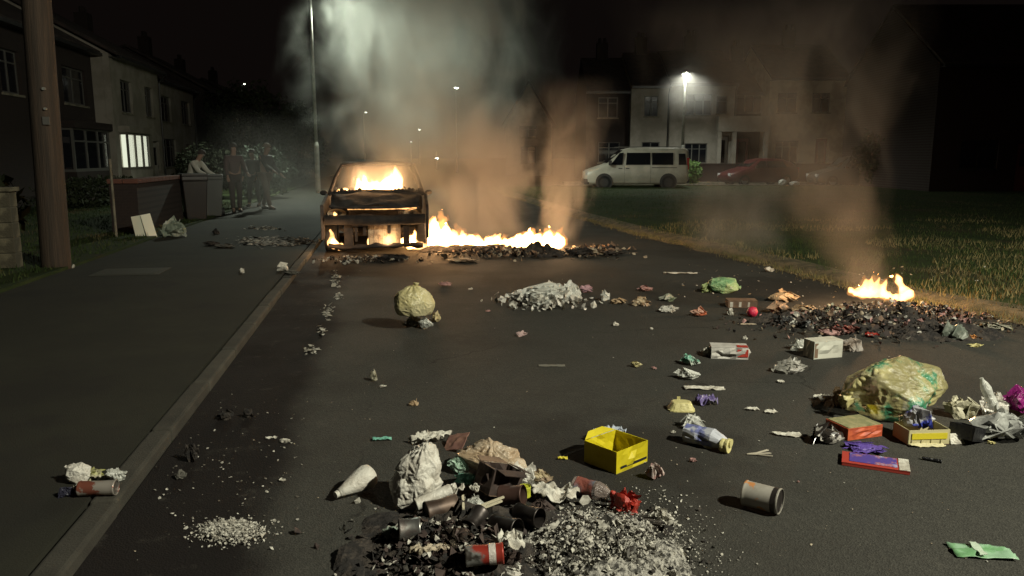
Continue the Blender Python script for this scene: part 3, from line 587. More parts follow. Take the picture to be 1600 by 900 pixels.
def hatch(loc, rz, m, label, L=4.0, Wd=.86, Ht=1.47, group=None):
    e = empty('parked_car', loc, rz, label, 'car', group); h = L/2
    st = [(-h, .32, .5, .6, Wd*.8, Wd*.8, Wd*.7), (-h+.12, .2, .62, .72, Wd*.95, Wd*.95, Wd*.85), (-h+.75, .18, .84, .92, Wd, Wd, Wd*.86), (-h+1.05, .18, .9, .98, Wd, Wd, Wd*.84), (-h+1.6, .18, .92, Ht-.08, Wd, Wd, Wd*.72), (-h+2.1, .18, .93, Ht, Wd, Wd, Wd*.73), (h-.9, .18, .95, Ht-.03, Wd, Wd, Wd*.72), (h-.35, .2, .97, Ht-.2, Wd*.97, Wd*.97, Wd*.7), (h-.05, .26, .9, 1.08, Wd*.93, Wd*.93, Wd*.72), (h, .36, .7, .85, Wd*.86, Wd*.86, Wd*.7)]
    car_body(e, st, m); vwin(e, -h+1.3, -h+2.05, -h+1.75, -h+2.05, .98, Ht-.14, Wd*.985, Wd*.80); vwin(e, -h+2.13, h-.75, -h+2.13, h-.95, .98, Ht-.14, Wd*.985, Wd*.80)
    b = MB(); b.add([(-h+1.12, -Wd*.78, 1.02), (-h+1.12, Wd*.78, 1.02), (-h+1.62, Wd*.68, Ht-.12), (-h+1.62, -Wd*.68, Ht-.12)], [(0, 1, 2, 3)]); b.build('windscreen', gl, e, solid=.03)
    b = MB(); b.add([(h-.33, -Wd*.66, Ht-.2), (h-.33, Wd*.66, Ht-.2), (h-.02, Wd*.78, 1.08), (h-.02, -Wd*.78, 1.08)], [(0, 1, 2, 3)]); b.build('rear_window', gl, e, solid=.03)
    for x in (-h+.8, h-.75):
        for s in (-1, 1): wheel(e, x, s*(Wd-.09), .31, .2)
    for s in (-1, 1):
        b = MB(); b.box((h-.12, s*Wd*.8-.09, .72), (h+.01, s*Wd*.8+.09, .98)); b.build('tail_lamp', M_red, e, bevel=.01)
        b = MB(); b.box((-h-.0, s*Wd*.7-.14, .52), (-h+.25, s*Wd*.7+.12, .68)); b.build('headlight', M_head, e, bevel=.02)
        b = MB(); b.box((-h+1.35, s*(Wd+.08)-.05, .95), (-h+1.48, s*(Wd+.08)+.06, 1.1)); b.build('wing_mirror', M_gut, e, bevel=.02)
    return e
q = V(P44(1200, 245, 40.6)[0], 42.2); hatch((q.x, q.y, 0), -YAW+R(12), mat('red_paint', (.065, .010, .012), .4), 'red hatchback half veiled by smoke in front of the terrace')
q = V(P44(1402, 245, 36)[0], 40.6); hatch((q.x, q.y, 0), -YAW, mat('dark_green_paint', (.05, .06, .055), .35), 'dark car in the gloom right of the brown smoke', Ht=1.6, L=4.3)
for k, (px, w_, lab) in enumerate([(1226, .45, 'white plastic bag on the far kerb, left of a pair'), (1245, .6, 'flatter white plastic bag on the far kerb, right of a pair')]):
    q = V(P44(px, 285, 39)[0], 39.3, .09); b = MB(); r9 = random.Random(k)
    P = []
    for i in range(7):
        t = i/6*math.pi; P.append([(math.sin(t)*math.cos(a*.628)*w_/2*r9.uniform(.75, 1.1), math.sin(t)*math.sin(a*.628)*.2*r9.uniform(.7, 1.1), (1-math.cos(t))*(.17-.05*k)) for a in range(10)])
    b.grid(P, closed=True); T(b.build('plastic_bag', mat('far_white', (.6, .6, .55), .5), loc=q, rot=(0, 0, -YAW)), lab, 'plastic bag')
# ------------------------------------------------------------------ people
SKIN = mat('skin', (.36, .22, .16), .6)
def skin_mesh(name, nodes, edges, m, parent, sub=2):
    me = bpy.data.meshes.new(name); me.from_pydata([n[0] for n in nodes], edges, []); me.materials.append(m)
    o = bpy.data.objects.new(name, me); COL.objects.link(o); o.parent = parent
    md = o.modifiers.new('skin', 'SKIN'); md.use_smooth_shade = True
    for i, n in enumerate(nodes):
        s = me.skin_vertices[0].data[i]; s.radius = (n[1], n[1] if len(n) < 3 else n[2]); s.use_root = (i == 0)
    md = o.modifiers.new('sub', 'SUBSURF'); md.levels = sub; md.render_levels = sub
    return o
def person(loc, rz, label, top, legs_, lean=0.0, arm=((.3, .1), (.3, .1)), hair=(.03, .02, .015), bald=False, cap=False, H_=1.76, stride=.12):
    """stands on z=0 facing -y; lean = forward bend in radians; arm = (forward, outward) swing of each arm"""
    e = empty('person', loc, rz, label, 'person'); k = H_/1.76
    hip = Vector((0, 0, .93)); ax = Vector((0, -math.sin(lean), math.cos(lean)))
    def tp(x, y, h): return tuple(k*v for v in (hip + ax*h + Vector((x, y*math.cos(lean), y*math.sin(lean)*-1))))
    N = []; E_ = []
    def nd(p, r, r2=None): N.append((p, r*k) if r2 is None else (p, r*k, r2*k)); return len(N)-1
    a0 = nd(tp(0, 0, 0), .135, .10); a1 = nd(tp(0, 0, .22), .13, .095); a2 = nd(tp(0, .01, .42), .155, .10); a3 = nd(tp(0, .01, .52), .08, .07); a4 = nd(tp(0, 0, .58), .055); a5 = nd(tp(0, -.02, .66), .082, .092); a6 = nd(tp(0, -.02, .76), .08, .092)
    nose = nd(tp(0, -.115, .69), .012); E_ += [(a0, a1), (a1, a2), (a2, a3), (a3, a4), (a4, a5), (a5, a6), (a5, nose)]
    legsN = []
    for s in (-1, 1):
        st_ = stride*s; h0 = nd((s*.09*k, 0, .88*k), .09); kn = nd((s*.105*k, (st_*.4-.03)*k, .49*k), .058); an = nd((s*.11*k, st_*k, .09*k), .04); to = nd((s*.125*k, (st_-.16)*k, .035*k), .032)
        E_ += [(a0, h0), (h0, kn), (kn, an), (an, to)]; legsN.append([(s*.09*k, 0, .9*k), (s*.105*k, (st_*.4-.03)*k, .49*k), (s*.11*k, st_*k, .1*k)])
    armsN = []
    for s, (fw, ou) in zip((-1, 1), arm):
        sh = Vector(tp(s*.18, 0, .47)); d1 = Vector((s*math.sin(ou), -math.sin(fw), -math.cos(fw))).normalized(); el = sh + d1*.29*k; d2 = Vector((s*math.sin(ou)*.3, -math.sin(fw+.5), -math.cos(fw+.5))).normalized(); wr = el + d2*.25*k; hd = wr + d2*.08*k
        i0 = nd(tuple(sh), .062); i1 = nd(tuple(el), .043); i2 = nd(tuple(wr), .028); i3 = nd(tuple(hd), .04, .02); E_ += [(a2, i0), (i0, i1), (i1, i2), (i2, i3)]
        pr = d2.cross(Vector((s, 0, 0))).normalized(); sd = d2.cross(pr).normalized()
        for f, (o_, ln) in enumerate(((-.027, .06), (-.009, .075), (.009, .07), (.027, .055))):
            f1 = nd(tuple(hd + sd*o_*k + d2*.03*k), .010); f2 = nd(tuple(hd + sd*o_*1.1*k + d2*(.03+ln)*k + pr*.015*k), .008); E_ += [(i3, f1), (f1, f2)]
        t1 = nd(tuple(hd - sd*.05*k + d2*.005*k), .011); E_.append((i3, t1)); armsN.append((tuple(sh), tuple(el), tuple(wr)))
    skin_mesh('body', N, E_, SKIN, e)
    # clothes a little outside the body
    n2 = [(N[a0][0], .155*k, .125*k), (N[a1][0], .155*k, .12*k), (N[a2][0], .175*k, .125*k), (N[a3][0], .095*k, .085*k)]; e2 = [(0, 1), (1, 2), (2, 3)]
    for sh, el, wr in armsN: j = len(n2); n2 += [(sh, .078*k), (el, .058*k), (wr, .043*k)]; e2 += [(2, j), (j, j+1), (j+1, j+2)]
    skin_mesh('jacket', n2, e2, top, e)
    n3 = [(tuple(k*v for v in (0, 0, .93)), .145*k, .12*k)]; e3 = []
    for lg in legsN: j = len(n3); n3 += [(lg[0], .105*k), (lg[1], .075*k), (lg[2], .058*k)]; e3 += [(0, j), (j, j+1), (j+1, j+2)]
    skin_mesh('trousers', n3, e3, legs_, e)
    for lg in legsN: x, y, z = lg[2]; b = MB(); b.lathe([(.045*k, 0), (.05*k, .03), (.04*k, .07), (.015*k, .09)], 12, M=Matrix.Translation((x, y-.06*k, 0)) @ Matrix.Diagonal((1, 2.4, 1, 1))); b.build('shoe', M_gut, e)
    hc = Vector(N[a6][0]); hr = MB(); Q = []
    for i in range(7):
        t = i/6*1.75; Q.append([tuple(hc + Vector((.102*k*math.sin(t)*math.cos(a*math.pi/8), .118*k*math.sin(t)*math.sin(a*math.pi/8)+.012, .10*k*math.cos(t)-.005))) for a in range(16)])
    hr.grid(Q, closed=True); hr.build('cap' if cap else 'hair', mat('hair_%d' % int(hair[0]*1000), hair, .8), e, smooth=True)
    for s in (-1, 1): b = MB(); c_ = Vector(N[a5][0]); b.lathe([(.004, -.012), (.012, 0), (.004, .012)], 8, M=Matrix.Translation(c_ + Vector((s*.03*k, -.098*k, .035*k)))); b.build('eye', mat('eye', (.5, .5, .48), .3), e)
    return e
q = G(303, 338, KH); person((q.x-.35, q.y+1.3, KH), R(70), 'person in a pale top bending behind the wheelie bins', mat('pale_top', (.5, .48, .42), .85), mat('dark_trousers', (.02, .02, .025), .85), lean=.55, arm=((.7, .2), (.6, .2)))
q = G(370, 332, KH); person((q.x, q.y, KH), R(25), 'person in a dark maroon jacket nearest the bins', mat('maroon_cloth', (.075, .04, .038), .7), mat('brown_trousers', (.05, .035, .032), .8), arm=((.25, .15), (.5, .15)), H_=1.84)
q = G(395, 326, KH); person((q.x-.1, q.y+1.0, KH), R(-20), 'person in grey clothes standing between the two others', mat('grey_cloth', (.05, .052, .055), .8), mat('grey_trousers', (.035, .035, .036), .8), arm=((.2, .1), (.2, .1)), H_=1.7)
q = G(417, 327, KH); person((q.x, q.y, KH), R(60), 'person in a black top and tan trousers at the right of the group', mat('black_cloth', (.02, .018, .02), .7), mat('tan_trousers', (.16, .11, .08), .8), lean=.12, arm=((.6, .1), (.3, .2)), hair=(.25, .2, .15), H_=1.86, stride=.2)
# ------------------------------------------------------------------ burning car, front towards the camera
M_burnt = mat('burnt_paint', (.028, .024, .023), .8, c2=(.06, .055, .05), ns=5, lo=.45, hi=.62, c3=(.020, .015, .013), ns3=3, lo3=.45, hi3=.6, bump=.5, bs=25)
M_char = mat('charred_metal', (.014, .012, .012), .85, c2=(.03, .024, .02), ns=9, bump=.6, bs=40)
M_ashy = mat('scorched_pale_metal', (.42, .36, .26), .7, c2=(.22, .17, .12), ns=9, bump=.4, bs=40)
CX, CY = -.19, 12.42
car = empty('burning_car', (CX, CY, 0), R(-1.2), 'burnt-out hatchback on fire at the left kerb with flames in its cabin', 'car')
def nzv(x, y, s=3., a=.02): return noise.noise(Vector((x*s, y*s, 3.3)))*a
# bonnet, buckled by the heat
b = MB(); P = []
for i in range(15):
    t = i/14; y = .10 + 1.0*t; row = []
    for j in range(21):
        u = j/20*2-1; w_ = .70+.05*t; z = .80+.17*math.sin(t*1.45)-.05*u*u + nzv(u*.8, y, 4, .035) - .02*(1-t)*abs(u)
        row.append((u*w_, y - .05*u*u*(1-t)*-1, z))
    P.append(row)
b.grid(P); b.build('bonnet', M_burnt, car, smooth=True, solid=.012)
def arch_panel(y0, y1, z0, z1, cyc, r, slope=0.0):
    """side panel outline in (y, z) with a wheel opening"""
    pts = [(y0, z0)]
    for k in range(13):
        a = math.pi*(1-k/12); pts.append((cyc+r*math.cos(a), max(z0, .30+r*math.sin(a))))
    pts += [(y1, z0), (y1, z1), ((y0+y1)/2, z1-.005-slope*.5), (y0, z1-slope)]
    return pts
def side(name, poly, x, th, m, s):
    b = MB(); M_ = Matrix(((0, s, 0, 0), (1, 0, 0, 0), (0, 0, 1, 0), (0, 0, 0, 1)))   # poly x -> world y, extrusion -> world x
    b.prism(poly, x-th, x, M=M_); o = b.build(name, m, car, fix=True, bevel=.006); return o
for s in (-1, 1):
    side('front_wing', arch_panel(.16, 1.16, .24, .93, .66, .345, .14), .86, .05, M_burnt, s)
    f = side('door', [(1.17, .24), (2.26, .22), (2.26, .93), (1.17, .93)], .875, .05, M_burnt, s)
    b = MB(); b.box((s*.885-.012, 2.02, .78), (s*.885+.012, 2.2, .81)); b.build('handle', M_char, f)
    side('door', [(2.275, .22), (2.95, .24), (3.1, .6), (3.12, .94), (2.275, .93)], .872, .05, M_burnt, s)
    side('rear_wing', arch_panel(3.13, 3.96, .26, .98, 3.2+.0, .01)[:1] + [(3.55, .26), (3.6, .45), (3.96, .45), (3.94, .98), (3.13, .95)], .862, .05, M_burnt, s)
    # pillars of the empty window openings
    b = MB(); b.tube([(s*.79, 1.08, .92), (s*.715, 1.5, 1.2), (s*.625, 1.86, 1.40)], [.035, .03, .03], 8); b.build('windscreen_pillar', M_char, car)
    b = MB(); b.tube([(s*.83, 2.26, .92), (s*.66, 2.35, 1.42)], .03, 8); b.build('centre_pillar', M_char, car)
    b = MB(); b.tube([(s*.81, 3.5, .95), (s*.62, 3.1, 1.4)], [.06, .045], 8); b.build('rear_pillar', M_char, car)
    b = MB(); b.lathe([(.02, -.06), (.05, -.04), (.055, .02), (.03, .04)], 10, M=Matrix.Translation((s*.90, 1.22, .94)) @ Matrix.Rotation(R(90), 4, 'X') @ Matrix.Diagonal((1.15, .8, 1, 1))); b.tube([(s*.84, 1.24, .93), (s*.93, 1.22, .95)], .02, 6); b.build('wing_mirror', M_char, car)
    # front wheels, tyres burnt low
    wheel(car, s*0, 0, .3).location if False else None
    for yy in (.66, 3.25):
        M_ = Matrix.Translation((s*.74, yy, .27)) @ Matrix.Rotation(R(90), 4, 'Y')
        b = MB(); b.lathe([(.18, -.09), (.26, -.1), (.285, -.06), (.285, .06), (.26, .1), (.18, .09)], 24, M=M_, cap=False); t = b.build('wheel', M_tyre, car)
        b = MB(); b.lathe([(.18, -.08), (.17, -.02), (.05, -.05)], 18, M=M_); b.lathe([(.05, .05), (.17, .02), (.18, .08)], 18, M=M_); b.build('rim', M_char, t)
    # headlamp hollow and its shell
    b = MB(); P = []
    for i in range(5):
        t = i/4; P.append([(s*(.60+.15*math.cos(a*math.pi/6)*(1-t*.5)), .10+.12*t+.06*abs(math.cos(a*math.pi/6))*.3, .66+.075*math.sin(a*math.pi/6)*(1-t*.5)) for a in range(12)])
    b.grid(P, closed=True); b.build('headlight', M_ashy, car, smooth=True)
# roof skin, sagging a little
b = MB(); P = []
for i in range(9):
    t = i/8; y = 1.84+1.35*t; P.append([(u*(.635-.02*t), y, 1.425+.055*math.sin(math.pi*min(1, .2+t*.7))*(1-.6*u*u)+nzv(u, y, 3, .03)-.012*u*u) for u in [k/8-1 for k in range(17)]])
b.grid(P); b.build('roof', M_char, car, smooth=True, solid=.03)
b = MB(); b.tube([(-.62, 1.86, 1.40), (-.3, 1.835, 1.428), (0, 1.83, 1.435), (.3, 1.835, 1.428), (.62, 1.86, 1.40)], .022, 8); b.build('windscreen_header', M_char, car)
b = MB(); b.tube([(-.80, 1.1, .93), (-.4, 1.05, .96), (0, 1.03, .97), (.4, 1.05, .96), (.80, 1.1, .93)], .028, 8); b.build('scuttle', M_char, car)
b = MB(); P = []
for i in range(26): # clumps of melted trim along the bottom of the windscreen
    x = -.76+i*.06; s_ = rnd.uniform(.015, .05); b.lathe([(s_*.3, -s_*.6), (s_, 0), (s_*.8, s_*.6), (s_*.2, s_*1.1)], 7, M=Matrix.Translation((x, 1.06+rnd.uniform(-.03, .03), .975)))
b.build('melted_trim', M_char, car)
# bonnet edge, bumper beam, radiator frame
b = MB(); b.tube([(-.72, .16, .77), (-.4, .11, .755), (0, .09, .75), (.4, .11, .755), (.72, .16, .77)], .022, 8); b.build('bonnet_edge', M_burnt, car)
b = MB(); P = []
for i in range(17):
    u = i/8-1; y = .02+.14*u*u; P.append([(u*.80, y, .47+nzv(u, 1, 3, .02)), (u*.80, y-.05, .50), (u*.80, y-.055, .60), (u*.80, y, .635+nzv(u, 2, 3, .02)), (u*.79, y+.06, .6), (u*.79, y+.06, .5)])
b.grid(P, closed=True); b.build('bumper', M_char, car, smooth=True)
b = MB(); b.box((-.50, .17, .10), (-.36, .25, .47)); b.build('radiator_post', M_char, car, bevel=.01)
b = MB(); b.box((-.12, .20, .14), (.40, .24, .46)); 
for k in range(7): b.box((-.10+k*.07, .195, .16), (-.085+k*.07, .20, .44))
b.build('radiator', M_ashy, car)
for xx, w_, z0, z1 in ((-.20, .05, .3, .46), (.19, .05, .32, .47), (.44, .1, .10, .44), (-.33, .04, .2, .44)): b = MB(); b.box((xx, .15, z0), (xx+w_, .19, z1)); b.build('radiator_bracket', M_char, car, bevel=.006)
b = MB(); P = []
for i in range(17):
    u = i/8-1; y = .08+.12*u*u; P.append([(u*.76, y, .09+nzv(u, 5, 4, .05)), (u*.76, y-.03, .12), (u*.76, y, .16+nzv(u, 7, 4, .06)), (u*.75, y+.05, .13)])
b.grid(P, closed=True); b.build('valance', M_char, car, smooth=True)
b = MB(); b.box((-.45, .5, .4), (.4, 1.0, .72)); b.box((-.3, .45, .3), (.2, .9, .4)); b.build('engine', M_char, car, bevel=.04)
b = MB(); b.box((-.80, 1.05, .2), (.80, 3.9, .26)); b.build('floor_pan', M_char, car)
b = MB(); b.box((-.78, 1.15, .62), (.78, 1.4, .9)); b.build('dashboard', M_char, car, bevel=.05)
b = MB(); b.tube([(.36+.17*math.cos(a*math.pi/8), 1.55+.05*math.sin(a*math.pi/8), .9+.16*math.sin(a*math.pi/8)) for a in range(17)], .012, 6); b.build('steering_wheel', M_char, car)
for s in (-1, 1):
    e = MB(); e.box((s*.38-.22, 1.9, .3), (s*.38+.22, 2.35, .48)); M_ = Matrix.Translation((s*.38, 2.35, .45)) @ Matrix.Rotation(R(-16), 4, 'X'); e.box((-.2, -.05, 0), (.2, .05, .55), M=M_); e.box((-.1, -.03, .58), (.1, .03, .76), M=M_); e.build('seat', M_char, car, bevel=.03)
b = MB(); b.box((-.66, 3.0, .3), (.66, 3.12, .86)); b.build('rear_seat', M_char, car, bevel=.04)
b = MB(); P = []
for z, y in ((.3, 3.93), (.6, 4.0), (.85, 3.97), (.97, 3.9)): P.append([(u*.8, y-.06*u*u, z) for u in (-1, -.6, -.2, .2, .6, 1)])
b.grid(P); b.build('tailgate', M_burnt, car, smooth=True, solid=.03)
b = MB(); b.tube([(-.62, 3.2, 1.42), (0, 3.24, 1.45), (.62, 3.2, 1.42)], .03, 8); b.build('rear_header', M_char, car)
# ------------------------------------------------------------------ litter
def pl(name, c, **k):
    k.setdefault('rough', .38); k.setdefault('bump', .5); k.setdefault('bs', 40)
    return mat(name, c, **k)
def film(name, c, alpha=.45, **k): return mat(name, c, rough=.18, alpha=alpha, bump=.7, bs=30, spec=.9, **k)
M_whitebag = pl('white_plastic', (.60, .58, .52), c2=(.5, .47, .41), ns=12)
M_tissue = pl('white_paper', (.62, .60, .53), rough=.9, c2=(.42, .39, .33), ns=20)
M_clear = film('clear_plastic', (.74, .75, .69), .66)
M_clear2 = film('clear_film_warm', (.78, .75, .68), .8, c2=(.55, .53, .47), ns=9)
M_card = mat('brown_card', (.20, .13, .085), .85, c2=(.14, .09, .06), ns=10, bump=.3)
M_darkcard = mat('dark_card', (.055, .035, .028), .8, c2=(.03, .02, .018), ns=10)
M_tin = mat('bare_tin', (.34, .34, .32), .33, metal=.85, c2=(.14, .12, .11), ns=12, rough2=.6)
M_darktin = mat('sooty_tin', (.07, .06, .056), .4, metal=.7, c2=(.025, .02, .018), ns=8)
M_ash = mat('pale_ash', (.50, .48, .42), .95, c2=(.26, .245, .21), ns=30, lo=.4, hi=.62)
M_soot = mat('soot', (.014, .012, .011), .9, c2=(.05, .04, .032), ns=14, bump=.8, bs=40)
def P0(px, py, z=0): return G(px, py, z)
def fold(v, s, seed): # creased height field
    a = noise.noise(Vector((v[0]*s+seed, v[1]*s, v[2]*s-seed))); c = noise.noise(Vector((v[1]*s*2.1, v[2]*s*2.1+seed, v[0]*s*2.1)))
    return (1-abs(a)*2.2)*.7 + (1-abs(c)*2)*.4 - .5
def facet(c, seed, K=26, lo=.84):
    """distance of a faceted (taut, dented) hull in direction c"""
    key = (seed, K, lo)
    if key not in FACETS:
        r_ = random.Random(seed*977+K); FACETS[key] = [(Vector((r_.gauss(0, 1), r_.gauss(0, 1), r_.gauss(0, 1))).normalized(), r_.uniform(lo, 1.0)) for _ in range(K)]
    m_ = 1.25
    for n_, o_ in FACETS[key]:
        dt = n_.dot(c)
        if dt > .25: m_ = min(m_, o_/dt)
    return m_
FACETS = {}
def folded(n, folds, seed, ang=(1.0, 2.9), asp=1.0):
    """a flat sheet folded again and again across random planes: real creases and overlaps"""
    r_ = random.Random(seed); V_ = np.array([(i/n*2-1, (j/n*2-1)*asp, 0.0) for j in range(n+1) for i in range(n+1)])
    V_[:, 2] += np.array([noise.noise(Vector((v[0]*1.3+seed, v[1]*1.3, 0)))*.25 for v in V_])
    for k in range(folds):
        c = V_.mean(0) + np.array([r_.uniform(-.7, .7), r_.uniform(-.7, .7), r_.uniform(-.15, .15)])*V_.std(0)*1.3
        nn = np.array([r_.gauss(0, 1), r_.gauss(0, 1), r_.gauss(0, .35)]); nn /= np.linalg.norm(nn)
        ax = np.cross(nn, [0, 0, 1.0]) + np.array([0, 0, r_.uniform(-.4, .4)]); ax -= nn*ax.dot(nn); ax /= np.linalg.norm(ax)
        sd = (V_-c).dot(nn) > 0; a = r_.uniform(*ang)*r_.choice((-1, 1)); P_ = V_[sd]-c
        V_[sd] = c + P_*math.cos(a) + np.cross(ax, P_)*math.sin(a) + np.outer(P_.dot(ax), ax)*(1-math.cos(a))
    return V_
def crumple(name, px, py, w, h, m, label, cat, d=None, rz=0, seed=0, amp=.28, fs=2.0, z0=0.0, group=None, sub=4, tilt=0, parent=None, flat=True, loc=None, solid=True, folds=None):
    """crumpled sheets; w h in photo pixels, resting on the ground"""
    p = P0(px, py, z0) if loc is None else Vector(loc); s = scale_at(p); W_, H_ = w/s, h/s*.95; D_ = (d/s) if d else W_*.7
    b = MB(); n = (10, 10, 14, 18, 26)[min(sub, 5)-1] if sub < 5 else 30
    for k in range(2 if sub < 4 else 3):
        q = folded(n, folds or (5 if sub < 4 else 7), seed*13+k*5+1, asp=.8)
        q -= q.mean(0); q /= np.abs(q).max(0)+1e-6; f_ = (1, .8, .62)[k]
        q = q*f_ + np.array([(0, .25, -.3)[k], (0, -.2, .1)[k], 0])
        q[:, :2] *= (1-.35*np.clip(q[:, 2:3], 0, 1))
        b.grid([[tuple(q[j*(n+1)+i]) for i in range(n+1)] for j in range(n+1)])
    A = np.array(b.v)
    A[:, 2] -= A[:, 2].min(); A[:, 2] /= A[:, 2].max(); A[:, 2] = np.maximum(0, A[:, 2]-.12); A[:, 0] /= np.abs(A[:, 0]).max(); A[:, 1] /= np.abs(A[:, 1]).max()
    nn_ = np.array([noise.noise(Vector(v)*5+Vector((seed, 0, 0))) for v in b.v])
    A *= (1+.10*nn_)[:, None]; A = A*np.array([W_/2, D_/2, H_/.88])
    if solid:   # the stuffed middle that carries the folds
        b2 = bmesh.new(); bmesh.ops.create_icosphere(b2, subdivisions=3, radius=1.0)
        for v in b2.verts:
            c = v.co.normalized(); q_ = facet(c, seed+1, 18, .6)*(1+.12*noise.noise(c*3+Vector((seed, 0, 0)))); v.co = Vector((c.x*q_*W_*.36, c.y*q_*D_*.36, max(0, c.z*q_*H_*.42+H_*.34)))
        vs2 = [tuple(v.co) for v in b2.verts]; fs2 = [tuple(v.index for v in f.verts) for f in b2.faces]; b2.free()
        b.v = [tuple(v) for v in A]; b.add(vs2, fs2)
    else: b.v = [tuple(v) for v in A]
    o = b.build(name, m); 
    if parent: o.parent = parent
    o.location = (p.x, p.y, z0+.001); o.rotation_euler = (0, R(tilt), rz-YAW)
    if not parent: T(o, label, cat, group)
    return o
def scrap(name, px, py, w, d, m, label, cat, rz=0, seed=0, lift=.02, z0=0.0, group=None, rag=.18, th=.002, tilt=(0, 0), n=22, lf=1.5, rect=False):
    """torn or creased sheet lying on the ground; w by d in metres"""
    p = P0(px, py, z0); b = MB(); P = []
    for i in range(n+1):
        row = []
        for j in range(n+1):
            u, v = j/n*2-1, i/n*2-1
            if not rect: ang = math.atan2(v, u); k = max(abs(u), abs(v)); k2 = (1+rag*noise.noise(Vector((math.cos(ang)*1.8+seed, math.sin(ang)*1.8, seed)))*2); rr = k*k2*(.9 if abs(u*v) > .6 else 1); l_ = math.hypot(u, v) or 1; cu, cv = u/l_*rr*1.1, v/l_*rr*1.1; u, v = (u*.4+cu*.6), (v*.4+cv*.6)
            x, y = u*w/2, v*d/2; q = noise.noise(Vector((u*lf+seed*2, v*lf, seed))); q2 = noise.noise(Vector((u*lf*2.3, v*lf*2.3+seed, 1)))
            row.append((x, y, .004+lift*(max(0, 1-abs(q)*2.6)*.9+abs(q2)*.5)))
        P.append(row)
    b.grid(P); o = b.build(name, m, loc=(p.x, p.y, z0+.001+max(0, abs(math.sin(R(tilt[0])))*d/2, abs(math.sin(R(tilt[1])))*w/2)), rot=(R(tilt[0]), R(tilt[1]), rz-YAW), solid=th, smooth=True); T(o, label, cat, group); return o
def box_item(name, px, py, w, d, h, m, label, cat, rz=0, open_=True, flaps=True, m2=None, z0=0.0, tilt=(0, 0), th=.004, crush=.0):
    """carton as bottom, four walls and flaps; measures in metres; px py = centre of its footprint"""
    p = P0(px, py, z0); e = empty(name, (p.x, p.y, z0+.002+abs(math.sin(R(tilt[0])))*d/2+abs(math.sin(R(tilt[1])))*w/2), 0, label, cat); e.rotation_euler = (R(tilt[0]), R(tilt[1]), rz-YAW)
    m2 = m2 or m; b = MB(); b.box((-w/2, -d/2, 0), (w/2, d/2, th)); b.build('base', m2, e)
    j = lambda: rnd.uniform(-crush, crush)
    for nm, a, c in (('side', (-w/2, -d/2), (w/2, -d/2)), ('side', (w/2, -d/2), (w/2, d/2)), ('side', (w/2, d/2), (-w/2, d/2)), ('side', (-w/2, d/2), (-w/2, -d/2))):
        g = MB(); A = Vector((*a, 0)); B_ = Vector((*c, 0)); nv = Vector(((B_-A).y, -(B_-A).x, 0)).normalized(); P = []
        for i in range(5):
            P.append([A.lerp(B_, t/6) + nv*(math.sin(t/6*math.pi)*math.sin(i/4*math.pi)*j()*3) + Vector((0, 0, th+(h-th)*i/4)) for t in range(7)])
        g.grid(P); g.build(nm, m, e, solid=th)
        if open_ and flaps:
            an = rnd.uniform(-.5, 1.0); ln = min(w, d)*.42; g = MB(); o_ = nv*math.cos(an)*ln + Vector((0, 0, math.sin(an)*ln)); t1, t2 = A.lerp(B_, .04), A.lerp(B_, .96); z_ = Vector((0, 0, h+.002))
            g.add([t1+z_, t2+z_, t2+z_+o_-(B_-A)*.08, t1+z_+o_+(B_-A)*.08], [(0, 1, 2, 3)]); g.build('flap', m2 if rnd.random() < .5 else m, e, solid=th*.8)
    if not open_: g = MB(); g.box((-w/2-.001, -d/2-.001, h+.001), (w/2+.001, d/2+.001, h+.001+th)); g.build('lid', m, e)
    return e
def can(name, px, py, r, L, m, label, cat, rz=0, z0=0.0, el=0, mend=None, band=None, open_=False, group=None, up=False, dent=.0):
    p = P0(px, py, z0); e = empty(name, (0, 0, 0), 0, label, cat, group)
    mend = mend or M_tin
    prof = [(r*.985, 0), (r*1.03, .003), (r*1.03, .007), (r, .011)] + [(r*(1-.014*(k % 2)), .02+(L-.04)*k/12) for k in range(13)] + [(r, L-.011), (r*1.03, L-.007), (r*1.03, L-.003), (r*.985, L)]
    b = MB(); b.lathe([(q[0], q[1]-L/2) for q in prof], 28, cap=False)
    if dent:
        b.v = [tuple(Vector(v)*Vector((1, 1, 1)).x) if True else v for v in b.v]
        b.v = [(v[0]*(1-dent*math.exp(-((v[2]-.1*L)/(L*.25))**2)*max(0, math.cos(math.atan2(v[1], v[0])-.6))), v[1]*(1-dent*.8*math.exp(-((v[2])/(L*.22))**2)), v[2]) for v in b.v]
    body = b.build('body', m, e, smooth=True); body.modifiers.new('s', 'SOLIDIFY').thickness = .0015
    for s in ((-1, 1) if not open_ else (-1,)):
        b = MB(); b.lathe([(r*.97, 0), (r*.9, .002*s), (r*.85, -.001*s), (.002, -.001*s)], 24, M=Matrix.Translation((0, 0, s*(L/2-.006)))); b.build('end', mend, e)
    if band: b = MB(); b.lathe([(r*1.006, L*band[0]-L/2), (r*1.006, L*band[1]-L/2)], 28, cap=False); b.build('label_band', band[2], e, smooth=True)
    if up: e.location = (p.x, p.y, z0+L/2+.001); e.rotation_euler = (0, 0, rz)
    else:
        M_ = Matrix.Translation((p.x, p.y, z0+r*1.03+abs(math.sin(R(el)))*L/2+.001)) @ Matrix.Rotation(rz-YAW, 4, 'Z') @ Matrix.Rotation(R(90-el), 4, 'Y') @ Matrix.Rotation(R(rnd.uniform(0, 90)), 4, 'Z')
        e.matrix_world = M_; e.location = M_.translation; e.rotation_euler = M_.to_euler()
    return e
